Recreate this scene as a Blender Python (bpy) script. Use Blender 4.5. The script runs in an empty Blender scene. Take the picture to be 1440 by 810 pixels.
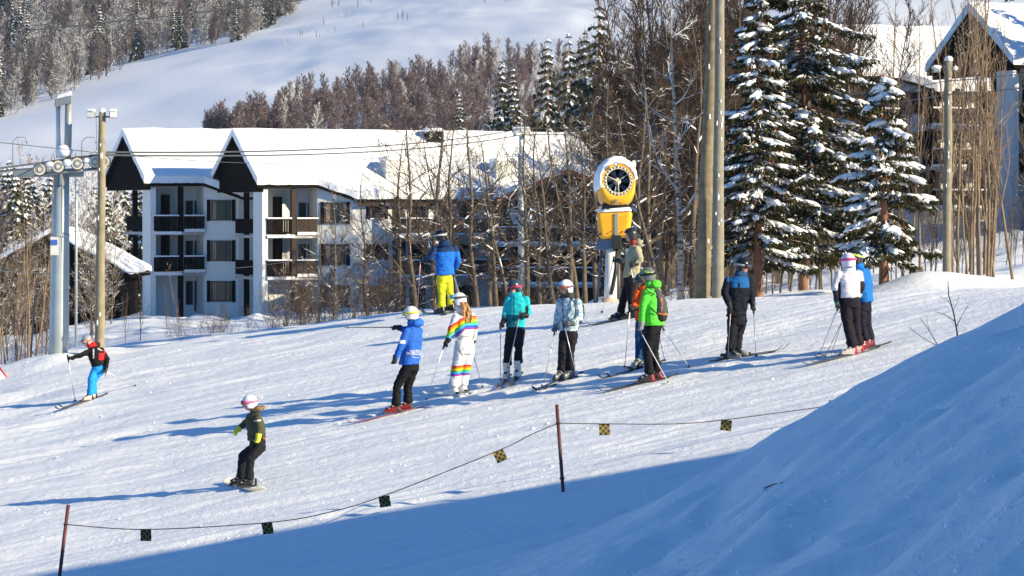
import bpy, bmesh, math, random
import numpy as np
from mathutils import Vector, Matrix, noise as mnoise
R = math.radians
scene = bpy.context.scene
COL = scene.collection
F = 4083.0            # focal length in photo pixels
HY = 300.0            # eye level row

# ------------------------------------------------------------ camera, sky, sun, exposure
cam = bpy.data.cameras.new('camera'); camo = bpy.data.objects.new('camera', cam); COL.objects.link(camo)
cam.sensor_width = 36; cam.lens = 36 * F / 1440; cam.shift_y = -105 / 1440
cam.clip_start = 0.5; cam.clip_end = 8000
camo.location = (0, 0, 0); camo.rotation_euler = (R(90), 0, 0)
scene.camera = camo
SUN_EL = 22.5; SH = Vector((0.903, -0.43, 0)).normalized()      # horizontal direction to the sun
sun_dir = Vector((SH.x * math.cos(R(SUN_EL)), SH.y * math.cos(R(SUN_EL)), math.sin(R(SUN_EL))))
w = bpy.data.worlds.new('World'); scene.world = w; w.use_nodes = True
nt = w.node_tree; bg = nt.nodes['Background']
sk = nt.nodes.new('ShaderNodeTexSky'); sk.sky_type = 'NISHITA'; sk.sun_disc = False
sk.sun_elevation = R(SUN_EL); sk.sun_rotation = math.atan2(SH.x, SH.y)
sk.air_density = 1.0; sk.dust_density = 0.0; sk.ozone_density = 4.0; sk.altitude = 300
tn = nt.nodes.new('ShaderNodeMix'); tn.data_type = 'RGBA'; tn.blend_type = 'MULTIPLY'; tn.inputs[0].default_value = 1
tn.inputs[7].default_value = (0.40, 0.82, 1.16, 1)          # deep clear winter sky
nt.links.new(sk.outputs[0], tn.inputs[6]); nt.links.new(tn.outputs[2], bg.inputs[0]); bg.inputs[1].default_value = 0.082
sl = bpy.data.lights.new('sun', 'SUN'); sl.energy = 4.9; sl.angle = R(0.5); sl.color = (1.0, 0.865, 0.585)
so = bpy.data.objects.new('sun', sl); COL.objects.link(so)
so.rotation_euler = sun_dir.to_track_quat('Z', 'Y').to_euler()
vs = scene.view_settings; vs.view_transform = 'Standard'; vs.look = 'None'; vs.exposure = 0.87; vs.gamma = 1
vs.use_curve_mapping = False

# ------------------------------------------------------------ helpers
def tag(o, label=None, cat=None, group=None, kind=None):
    if label: o['label'] = label
    if cat: o['category'] = cat
    if group: o['group'] = group
    if kind: o['kind'] = kind
    return o
def thing(name, label, cat, loc, rz=0, group=None):
    o = bpy.data.objects.new(name, None); COL.objects.link(o); o.location = loc; o.rotation_euler = (0, 0, rz)
    o.empty_display_size = 0.2
    return tag(o, label, cat, group)
def link(name, me, parent=None, loc=None):
    o = bpy.data.objects.new(name, me); COL.objects.link(o)
    if parent: o.parent = parent
    if loc is not None: o.location = loc
    return o
def P(px, py, Y):
    """world point seen at a photo pixel at depth Y"""
    return Vector(((px - 720) * Y / F, Y, (HY - py) * Y / F))
def mat(name, col, rough=0.7, bump=0, bscale=20, var=0.12, vscale=3, metal=0, spec=None, coat=0, stretch=(1, 1, 1)):
    m = bpy.data.materials.new(name); m.use_nodes = True; n = m.node_tree.nodes; l = m.node_tree.links
    b = n['Principled BSDF']; b.inputs['Roughness'].default_value = rough; b.inputs['Metallic'].default_value = metal
    if spec is not None: b.inputs['Specular IOR Level'].default_value = spec
    if coat: b.inputs['Coat Weight'].default_value = coat
    tc = n.new('ShaderNodeTexCoord'); mp = n.new('ShaderNodeMapping'); mp.inputs['Scale'].default_value = stretch
    l.new(tc.outputs['Object'], mp.inputs[0])
    ns = n.new('ShaderNodeTexNoise'); ns.inputs['Scale'].default_value = vscale; ns.inputs['Detail'].default_value = 5
    l.new(mp.outputs[0], ns.inputs['Vector'])
    rp = n.new('ShaderNodeValToRGB'); c = col
    rp.color_ramp.elements[0].position = 0.3; rp.color_ramp.elements[1].position = 0.7
    rp.color_ramp.elements[0].color = (c[0] * (1 - var), c[1] * (1 - var), c[2] * (1 - var), 1)
    rp.color_ramp.elements[1].color = (min(1, c[0] * (1 + var)), min(1, c[1] * (1 + var)), min(1, c[2] * (1 + var)), 1)
    l.new(ns.outputs[0], rp.inputs[0]); l.new(rp.outputs[0], b.inputs['Base Color'])
    if bump:
        n2 = n.new('ShaderNodeTexNoise'); n2.inputs['Scale'].default_value = bscale; n2.inputs['Detail'].default_value = 4
        l.new(mp.outputs[0], n2.inputs['Vector'])
        bp = n.new('ShaderNodeBump'); bp.inputs['Strength'].default_value = bump; bp.inputs['Distance'].default_value = 0.02
        l.new(n2.outputs[0], bp.inputs['Height']); l.new(bp.outputs[0], b.inputs['Normal'])
    return m
class MB:
    def __init__(s): s.v = []; s.f = []; s.m = []; s.cur = 0; s.sm = []
    def add(s, vs_, fs, smooth=False):
        o = len(s.v); s.v += [tuple(v) for v in vs_]
        for f in fs: s.f.append(tuple(i + o for i in f)); s.m.append(s.cur); s.sm.append(smooth)
        return s
    def hexa(s, p):      # 8 points: bottom 4 ccw, top 4 ccw
        return s.add(p, [(0, 3, 2, 1), (4, 5, 6, 7), (0, 1, 5, 4), (1, 2, 6, 5), (2, 3, 7, 6), (3, 0, 4, 7)])
    def box(s, x0, x1, y0, y1, z0, z1, M=None):
        p = [Vector(a) for a in [(x0, y0, z0), (x1, y0, z0), (x1, y1, z0), (x0, y1, z0), (x0, y0, z1), (x1, y0, z1), (x1, y1, z1), (x0, y1, z1)]]
        if M: p = [M @ a for a in p]
        return s.hexa(p)
    def tube(s, pts, rs, n=10, caps=True, smooth=True):
        pts = [Vector(p) for p in pts]
        if not hasattr(rs, '__len__'): rs = [rs] * len(pts)
        vs_ = []; k = len(pts); ref = None
        for i, p in enumerate(pts):
            d = (pts[min(i + 1, k - 1)] - pts[max(i - 1, 0)])
            if d.length < 1e-9: d = Vector((0, 0, 1))
            d.normalize()
            if ref is None:
                ref = Vector((0, 0, 1)) if abs(d.z) < 0.9 else Vector((1, 0, 0))
            a = d.cross(ref).normalized(); b = d.cross(a).normalized(); ref = a.cross(d).normalized()
            for j in range(n):
                t = 2 * math.pi * j / n
                vs_.append(p + (a * math.cos(t) + b * math.sin(t)) * rs[i])
        fs = []
        for i in range(k - 1):
            for j in range(n):
                fs.append((i * n + j, i * n + (j + 1) % n, (i + 1) * n + (j + 1) % n, (i + 1) * n + j))
        s.add(vs_, fs, smooth)
        if caps:
            o = len(s.v) - len(vs_)
            s.f.append(tuple(o + j for j in range(n))[::-1]); s.m.append(s.cur); s.sm.append(False)
            s.f.append(tuple(o + (k - 1) * n + j for j in range(n))); s.m.append(s.cur); s.sm.append(False)
        return s
    def ell(s, c, r, nu=12, nv=8, M=None, smooth=True, jit=0, seed=0):
        c = Vector(c); vs_ = []; r = r if hasattr(r, '__len__') else (r, r, r)
        rnd = random.Random(seed)
        for i in range(nv + 1):
            ph = math.pi * i / nv
            for j in range(nu):
                th = 2 * math.pi * j / nu
                q = Vector((r[0] * math.sin(ph) * math.cos(th), r[1] * math.sin(ph) * math.sin(th), r[2] * math.cos(ph)))
                if jit and 0 < i < nv: q *= 1 + rnd.uniform(-jit, jit)
                vs_.append((M @ q if M else q) + c)
        fs = []
        for i in range(nv):
            for j in range(nu):
                a, b, c2, d = i * nu + j, i * nu + (j + 1) % nu, (i + 1) * nu + (j + 1) % nu, (i + 1) * nu + j
                if i == 0: fs.append((a, d, c2))
                elif i == nv - 1: fs.append((a, d, b))
                else: fs.append((a, d, c2, b))
        return s.add(vs_, fs, smooth)
    def cyl(s, a, b, r, n=16, r2=None): return s.tube([a, b], [r, r if r2 is None else r2], n)
    def mesh(s, name, mats):
        me = bpy.data.meshes.new(name); me.from_pydata(s.v, [], s.f)
        mats = mats if isinstance(mats, (list, tuple)) else [mats]
        for m in mats: me.materials.append(m)
        me.polygons.foreach_set('material_index', s.m); me.polygons.foreach_set('use_smooth', s.sm)
        me.update(); return me
    def build(s, name, mats, parent=None, loc=None): return link(name, s.mesh(name, mats), parent, loc)
def bevel(o, w_, seg=2):
    b = o.modifiers.new('bevel', 'BEVEL'); b.width = w_; b.segments = seg; b.limit_method = 'ANGLE'; return o

# numpy noise
def _h(ix, iy, s):
    n = (ix * 374761393 + iy * 668265263 + s * 974711) & 0x7fffffff
    n = ((n ^ (n >> 13)) * 1274126177) & 0x7fffffff
    return ((n ^ (n >> 16)) & 0xffff) / 65535.0
def vn(x, y, s=0):
    x = np.asarray(x, float); y = np.asarray(y, float)
    ix = np.floor(x).astype(np.int64); iy = np.floor(y).astype(np.int64); fx = x - ix; fy = y - iy
    fx = fx * fx * fx * (fx * (fx * 6 - 15) + 10); fy = fy * fy * fy * (fy * (fy * 6 - 15) + 10)
    a = _h(ix, iy, s); b = _h(ix + 1, iy, s); c = _h(ix, iy + 1, s); d = _h(ix + 1, iy + 1, s)
    return (a + (b - a) * fx) * (1 - fy) + (c + (d - c) * fx) * fy - 0.5
def fbm(x, y, o=4, s=0):
    r = 0; a = 1.0
    for i in range(o): r = r + a * vn(x * 2 ** i + 17.3 * i, y * 2 ** i - 9.1 * i, s + i); a *= 0.5
    return r
def sst(a, b, x):
    t = np.clip((x - a) / (b - a), 0, 1); return t * t * (3 - 2 * t)

# ------------------------------------------------------------ terrain
def plane(X, Y): return 0.1124 * Y + 0.182 * np.clip(X, -24, 18) - 9.09
TX = np.array([-300, 0, 150, 300, 450, 600, 800, 1000, 1200, 1440, 1740.])
TY = np.array([70, 85, 110, 150, 200, 260, 350, 500, 700, 1000, 1500, 2500.])
TT = np.array([
 [560, 532, 505, 481, 466, 444, 437, 427, 417, 412, 410],
 [560, 528, 478, 470, 462, 450, 442, 424, 408, 398, 395],
 [550, 505, 458, 457, 455, 452, 444, 418, 392, 370, 360],
 [490, 464, 455, 456, 456, 452, 440, 404, 356, 326, 320],
 [455, 452, 450, 451, 452, 448, 428, 378, 318, 288, 280],
 [420, 415, 415, 415, 415, 415, 395, 340, 285, 250, 240],
 [290, 285, 282, 280, 280, 280, 268, 238, 200, 170, 160],
 [262, 240, 222, 203, 178, 150, 118, 88, 60, 40, 20],
 [210, 170, 140, 108, 74, 40, -2, -40, -70, -100, -120],
 [160, 100, 68, 34, 2, -32, -76, -110, -140, -170, -190],
 [-90, -90, -90, -90, -90, -90, -100, -120, -150, -170, -180],
 [-130, -130, -130, -130, -130, -130, -140, -160, -190, -200, -210]], float)
TZ = (HY - TT) / F * TY[:, None]
_fx = np.arange(-300, 1741, 30.0); _fz = np.array([np.interp(_fx, TX, r) for r in TZ])
_kk = np.exp(-(np.arange(-7, 8) / 3.2) ** 2); _kk /= _kk.sum()
TZ = np.array([np.convolve(np.pad(r, 7, mode='reflect', reflect_type='odd'), _kk, 'valid') for r in _fz]); TX = _fx
def _cr(p0, p1, p2, p3, t):
    return 0.5 * ((2 * p1) + (-p0 + p2) * t + (2 * p0 - 5 * p1 + 4 * p2 - p3) * t * t + (-p0 + 3 * p1 - 3 * p2 + p3) * t ** 3)
def table(X, Y):
    Yc = np.clip(Y, 70, 2499); px = np.clip(720 + F * X / np.maximum(Y, 60), -299, 1739)
    i = np.clip(np.searchsorted(TY, Yc, side='right') - 1, 0, len(TY) - 2); j = np.clip(np.searchsorted(TX, px, side='right') - 1, 0, len(TX) - 2)
    ty = (Yc - TY[i]) / (TY[i + 1] - TY[i]); tx = (px - TX[j]) / (TX[j + 1] - TX[j]); 
    def row(ii):
        ii = np.clip(ii, 0, len(TY) - 1); return TZ[ii, j] * (1 - tx) + TZ[ii, j + 1] * tx
    # tangents scaled for uneven spacing (Hermite, limited)
    z0, z1 = row(i), row(i + 1); h = TY[i + 1] - TY[i]
    zm, zp = row(i - 1), row(i + 2)
    hm = np.where(i > 0, TY[i] - TY[np.maximum(i - 1, 0)], h); hp = np.where(i < len(TY) - 2, TY[np.minimum(i + 2, len(TY) - 1)] - TY[i + 1], h)
    d = (z1 - z0) / h; dm = np.where(i > 0, (z0 - zm) / hm, d); dp = np.where(i < len(TY) - 2, (zp - z1) / hp, d)
    m0 = (d + dm) / 2 * h; m1 = (d + dp) / 2 * h
    t = ty
    return (2 * t**3 - 3 * t**2 + 1) * z0 + (t**3 - 2 * t**2 + t) * m0 + (-2 * t**3 + 3 * t**2) * z1 + (t**3 - t**2) * m1
def crestY(X):
    X = np.asarray(X, float)
    return -0.8 + np.where(X > -2, np.maximum(64.4 - 0.95 * (X + 2), 50), 64.4 - 0.35 * (np.maximum(X, -30) + 2))
BK = (np.array([-60, 0, 6, 9, 12, 14, 18, 24, 33, 60, 200.]), np.array([-37, -4.13, -0.83, 0.95, 3.1, 4.65, 5.35, 6.35, 7.6, 8.5, 9.]))
def bankp(X):
    # smoothed profile
    r = 0
    for dx in (-0.8, -0.4, 0, 0.4, 0.8): r = r + np.interp(X + dx, BK[0], BK[1])
    return r / 5
def T(X, Y, detail=True):
    X = np.asarray(X, float); Y = np.asarray(Y, float)
    pl = plane(X, Y); yc = crestY(X); tb = table(X, Y)
    k = sst(-0.5, 7, Y - yc)
    g = pl * (1 - k) + tb * k
    # soft mounds along the top edge of the piste
    for mx, my, rx, ry, h in ((9.1, 63, 1.7, 1.8, 0.65), (12.5, 64, 2.2, 2.0, 0.5), (6.6, 66, 1.7, 1.6, 0.35), (-10.6, 67.5, 1.3, 1.6, .3)):
        g = g + h * np.exp(-((X - mx) / rx) ** 2 - ((Y - my) / ry) ** 2)
    # shaded bank in front
    b = bankp(X) + 0.10 * np.sin(Y * 0.35 + X * 0.2)
    near = 1 - sst(6, 15, Y)
    b = b * (1 - near) + np.maximum(b, -1.7 + 0.02 * X) * near
    S = sst(32.5, 41.5, Y)
    d = b - pl
    hgt = 0.5 * (d + np.sqrt(d * d + 0.25))          # smooth max(d,0)
    if detail is not None:
        cr = Y * 0.95 - X * 0.42; al = X * 0.22 + Y * 0.1
        wv = fbm(X * .3, Y * .25, 2, 61) * 1.2; rdg = fbm(cr * 0.5 + wv, al, 3, 5) * 0.42 + fbm(cr * 1.6 + 3 + wv, al * 1.6, 3, 9) * 0.17 - np.abs(fbm(cr * 0.75 + wv, al * 1.2, 2, 31)) * 0.42 + fbm(X * 1.6, Y * 1.1, 3, 63) * .09 + np.maximum(fbm(X * 3.2, Y * 2.2, 2, 65), 0) * .05
    else: rdg = 0
    rdg = (rdg + 0.13) * (1 - .55 * sst(29.5, 33, Y))
    inb = np.clip(hgt / 0.7, 0, 1) * (1 - S)
    g = g + hgt * (1 - S) + rdg * inb
    if detail is None: return g
    # drifts
    lf = sst(-3, -9, X) if False else 1 - sst(-12, -4, X)
    pist = (1 - sst(2, 14, Y - yc))
    g = g + pist * (fbm(X * 0.35, Y * 0.9, 3, 3) * (0.05 + 0.16 * lf))
    fd = (1 - inb) * pist
    g = g + fd * (fbm(X * .45 + Y * .1, Y * 5.0 - X * .25, 3, 12) * 0.030 + fbm(X * 1.6, Y * 11, 2, 14) * 0.011 - np.maximum(.10 - np.abs(fbm(X * .10 + 5, Y * 1.5 - X * .12, 2, 71)), 0) * .22)
    tr_ = 0
    for k_ in range(22):
        h1, h2, h3, h4 = [float(_h(np.int64(k_ * 7 + q_), np.int64(3 + q_), 91)) for q_ in range(4)]
        yy = 36 + 29 * h1 + (h2 - .5) * .35 * X + (.3 + 1.1 * h3) * np.sin(X * (.12 + .25 * h4) + 6.28 * h2)
        for o_ in (0, .32 + .15 * h3): tr_ = tr_ - .022 * np.exp(-((Y - yy - o_) / .07) ** 2) + .012 * np.exp(-((Y - yy - o_ - .13) / .08) ** 2)
    g = g + tr_ * fd * (.35 + .65 * (fbm(X * .5, Y * .5, 2, 93) > -.15))
    away = sst(1, 12, Y - yc) * (1 - sst(230, 330, Y))
    g = g + away * (.25 + .75 * sst(10, 60, Y - yc)) * (fbm(X * 0.22, Y * 0.2, 3, 21) * 0.8 + fbm(X * 0.9, Y * 0.7, 3, 22) * 0.22)
    far = sst(300, 420, Y)
    g = g + far * (fbm(X / 70 + Y / 200, Y / 110, 3, 41) * 3 + fbm(X / 14 + Y / 60, Y / 50, 3, 43) * .9)
    return g
def Tz(X, Y): return float(T(X, Y, None) + 0)
def Tg(X, Y):
    if 'gz' in globals():      # look up the built ground grid
        i = min(max(int(np.searchsorted(xs, X)) - 1, 0), len(xs) - 2); j = min(max(int(np.searchsorted(ys, Y)) - 1, 0), len(ys) - 2)
        a = (X - xs[i]) / (xs[i + 1] - xs[i]); b = (Y - ys[j]) / (ys[j + 1] - ys[j])
        return float((gz[j, i] * (1 - a) + gz[j, i + 1] * a) * (1 - b) + (gz[j + 1, i] * (1 - a) + gz[j + 1, i + 1] * a) * b)
    return float(T(X, Y))
def Yat(px, py):      # depth of the piste plane at a photo pixel
    return F / (64 + 0.11 * (py - 440) + 0.02 * (px - 625))
def G(px, Y, up=0):
    X = (px - 720) * Y / F; return Vector((X, Y, Tg(X, Y) + up))

def axis(breaks):
    out = [breaks[0][0]]
    for a, b, d0, d1 in breaks:
        x = a; n = max(1, int(round((b - a) / ((d0 + d1) / 2))))
        for i in range(1, n + 1):
            t = i / n; out.append(a + (b - a) * (t * (2 * d0) + t * t * (d1 - d0)) / (d0 + d1))
    return np.array(out)
xs = axis([(-1600, -300, 90, 20), (-300, -60, 12, 3), (-60, -12.5, 1.6, .12), (-12.5, 12.5, .085, .085), (12.5, 60, .12, 1.6), (60, 300, 3, 12), (300, 1600, 20, 90)])
ys = axis([(-200, 0, 20, 3), (0, 16, 1.5, .15), (16, 30, .1, .09), (30, 34, .08, .08), (34, 72, .085, .1), (72, 130, .25, .6), (130, 320, .8, 2.5), (320, 1100, 4, 8), (1100, 2500, 10, 60)])
gx, gy = np.meshgrid(xs, ys); gz = T(gx, gy)
nv = gx.size; co = np.empty((nv, 3), np.float32); co[:, 0] = gx.ravel(); co[:, 1] = gy.ravel(); co[:, 2] = gz.ravel()
nx, ny = len(xs), len(ys)
ii = (np.arange(ny - 1)[:, None] * nx + np.arange(nx - 1)[None]).ravel()
quads = np.stack([ii, ii + 1, ii + nx + 1, ii + nx], 1).astype(np.int32)
def npmesh(name, co, faces, mats, smooth=True, midx=None):
    me = bpy.data.meshes.new(name); k = faces.shape[1]
    me.vertices.add(len(co)); me.vertices.foreach_set('co', np.asarray(co, np.float32).ravel())
    me.loops.add(faces.size); me.loops.foreach_set('vertex_index', faces.astype(np.int32).ravel())
    me.polygons.add(len(faces)); me.polygons.foreach_set('loop_start', np.arange(0, faces.size, k, dtype=np.int32))
    me.polygons.foreach_set('loop_total', np.full(len(faces), k, np.int32))
    me.polygons.foreach_set('use_smooth', np.full(len(faces), smooth))
    for m in (mats if isinstance(mats, (list, tuple)) else [mats]): me.materials.append(m)
    if midx is not None: me.polygons.foreach_set('material_index', np.asarray(midx, np.int32))
    me.update(calc_edges=True); return me
def snow_mat(name, col=(0.86, 0.87, 0.89), bs=((6, .5, .05), (45, .7, .02))):
    m = bpy.data.materials.new(name); m.use_nodes = True; n = m.node_tree.nodes; l = m.node_tree.links
    b = n['Principled BSDF']; b.inputs['Base Color'].default_value = (*col, 1); b.inputs['Roughness'].default_value = 0.55
    b.inputs['Specular IOR Level'].default_value = 0.25
    tc = n.new('ShaderNodeTexCoord'); last = None
    for sc, st, di in bs:
        t = n.new('ShaderNodeTexNoise'); t.inputs['Scale'].default_value = sc; t.inputs['Detail'].default_value = 4; t.inputs['Roughness'].default_value = .6
        l.new(tc.outputs['Object'], t.inputs['Vector'])
        bp = n.new('ShaderNodeBump'); bp.inputs['Strength'].default_value = st; bp.inputs['Distance'].default_value = di
        l.new(t.outputs[0], bp.inputs['Height'])
        if last: l.new(last.outputs[0], bp.inputs['Normal'])
        last = bp
    l.new(last.outputs[0], b.inputs['Normal'])
    return m
M_snow = snow_mat('groomed_snow')
# snow ground: soft, slightly tracked snow everywhere
n = M_snow.node_tree.nodes; l = M_snow.node_tree.links
SNOW = snow_mat('fresh_snow', (0.88, 0.89, 0.91), ((5, .5, .05), (30, .3, .01)))
ground = link('snow_ground', npmesh('snow_ground', co, quads, M_snow)); tag(ground, kind='structure')
# ------------------------------------------------------------ materials
M_white = mat('white_render', (0.74, 0.73, 0.70), .85, .3, 40, .05)
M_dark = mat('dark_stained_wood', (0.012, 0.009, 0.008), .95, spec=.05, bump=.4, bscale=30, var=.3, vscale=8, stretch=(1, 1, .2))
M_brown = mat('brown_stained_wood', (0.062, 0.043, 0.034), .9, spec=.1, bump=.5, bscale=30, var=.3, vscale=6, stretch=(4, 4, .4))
M_glass = mat('dark_window_glass', (0.02, 0.025, 0.03), .08, 0, var=.3)
M_frame = mat('dark_window_frame', (0.04, 0.035, 0.035), .6)
M_wframe = mat('white_window_frame', (0.7, 0.7, 0.68), .6)
M_red = mat('red_barge_board', (0.30, 0.085, 0.05), .7, .3)
M_conc = mat('concrete', (0.42, 0.40, 0.37), .9, .4, 25)
M_curt = mat('curtain', (0.35, 0.22, 0.14), .9)

def rough(o, cuts=14, amp=.07, sc=.9):
    bm = bmesh.new(); bm.from_mesh(o.data); bmesh.ops.subdivide_edges(bm, edges=[e for e in bm.edges if e.calc_length() > 1.2], cuts=cuts, use_grid_fill=True)
    bm.normal_update()
    for v in bm.verts:
        k = mnoise.noise(v.co * sc) + .5 * mnoise.noise(v.co * sc * 3); k2 = mnoise.noise(v.co * sc * 1.7 + Vector((9, 3, 1)))
        v.co.z += k * amp; v.co.x += k2 * amp * .6; v.co.y += mnoise.noise(v.co * sc * 2.1 + Vector((3, 7, 1))) * amp * .6
    bmesh.ops.triangulate(bm, faces=[f for f in bm.faces if len(f.verts) > 4])
    bm.to_mesh(o.data); bm.free(); o.data.update(); return o
class Bldg:
    """local frame: u along the front (right), v towards the viewer, z up"""
    def __init__(s, px, Y, th, name, label, cat='apartment building', group=None):
        s.O = Vector(((px - 720) * Y / F, Y)); s.e = Vector((math.cos(R(th)), math.sin(R(th)))); s.n = Vector((math.sin(R(th)), -math.cos(R(th))))
        s.root = thing(name, label, cat, (s.O.x, s.O.y, 0), 0, group)
    def w(s, u, v, z):
        p = s.O + s.e * u + s.n * v; return Vector((p.x - s.O.x, p.y - s.O.y, z))   # relative to the root
    def u(s, px, v):
        k = (px - 720) / F; a = s.O + s.n * v
        return (k * a.y - a.x) / (s.e.x - k * s.e.y)
    def Y(s, u, v): return (s.O + s.e * u + s.n * v).y
    def z(s, py, u, v): return (HY - py) / F * s.Y(u, v)
    def bx(s, mb, u0, u1, v0, v1, z0, z1):
        mb.hexa([s.w(u0, v1, z0), s.w(u1, v1, z0), s.w(u1, v0, z0), s.w(u0, v0, z0), s.w(u0, v1, z1), s.w(u1, v1, z1), s.w(u1, v0, z1), s.w(u0, v0, z1)])
    def part(s, name, m, boxes, parent=None):
        mb = MB()
        for b in boxes: s.bx(mb, *b)
        return mb.build(name, m, parent or s.root)
    def prism(s, name, m, pts, extr, parent=None):
        """pts: local (u,v,z) polygon, extruded by local vector"""
        mb = MB(); a = [s.w(*p) for p in pts]; d = s.w(*extr) - s.w(0, 0, 0); b = [p + d for p in a]; k = len(a)
        mb.add(a + b, [tuple(range(k)), tuple(range(k, 2 * k))[::-1]] + [(i + k, (i + 1) % k + k, (i + 1) % k, i) for i in range(k)])
        return mb.build(name, m, parent or s.root)
    def window(s, u0, u1, z0, z1, v, cross=1, fm=None, sh=0.28, curtain=False, vdir=None):
        fm = fm or M_frame; t = .07; b = []
        b += [(u0, u1, v, v + .06, z0, z0 + t), (u0, u1, v, v + .06, z1 - t, z1), (u0, u0 + t, v, v + .06, z0 + t, z1 - t), (u1 - t, u1, v, v + .06, z0 + t, z1 - t)]
        for i in range(cross):
            c = u0 + (u1 - u0) * (i + 1) / (cross + 1); b.append((c - t / 2, c + t / 2, v, v + .05, z0 + t, z1 - t))
        f = s.part('window', fm, b)
        s.part('pane', M_glass, [(u0 + t, u1 - t, v, v + .02, z0 + t, z1 - t)], f)
        if sh:
            s.part('shutter', M_dark, [(u0 - sh - .05, u0 - .05, v, v + .05, z0 - .05, z1 + .05)])
            s.part('shutter', M_dark, [(u1 + .05, u1 + sh + .05, v, v + .05, z0 - .05, z1 + .05)])
        s.part('window_sill', SNOW, [(u0 - .05, u1 + .05, v, v + .12, z0 - .08, z0)], f)
    def railing(s, u0, u1, v, z0, z1, m, solid=True):
        r = s.part('railing', m, [(u0, u1, v - .05, v + .03, z1 - .1, z1)] + [(u0 + i * .16, u0 + i * .16 + .13, v - .02, v + .01, z0 + .08, z1 - .1) for i in range(int((u1 - u0) / .16))] + [(u0, u1, v - .05, v - .021, z0 + .1, z0 + .2)])
        s.part('railing_snow', SNOW, [(u0, u1, v - .09, v + .06, z1 + .002, z1 + .09)], r)
        return r

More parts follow.
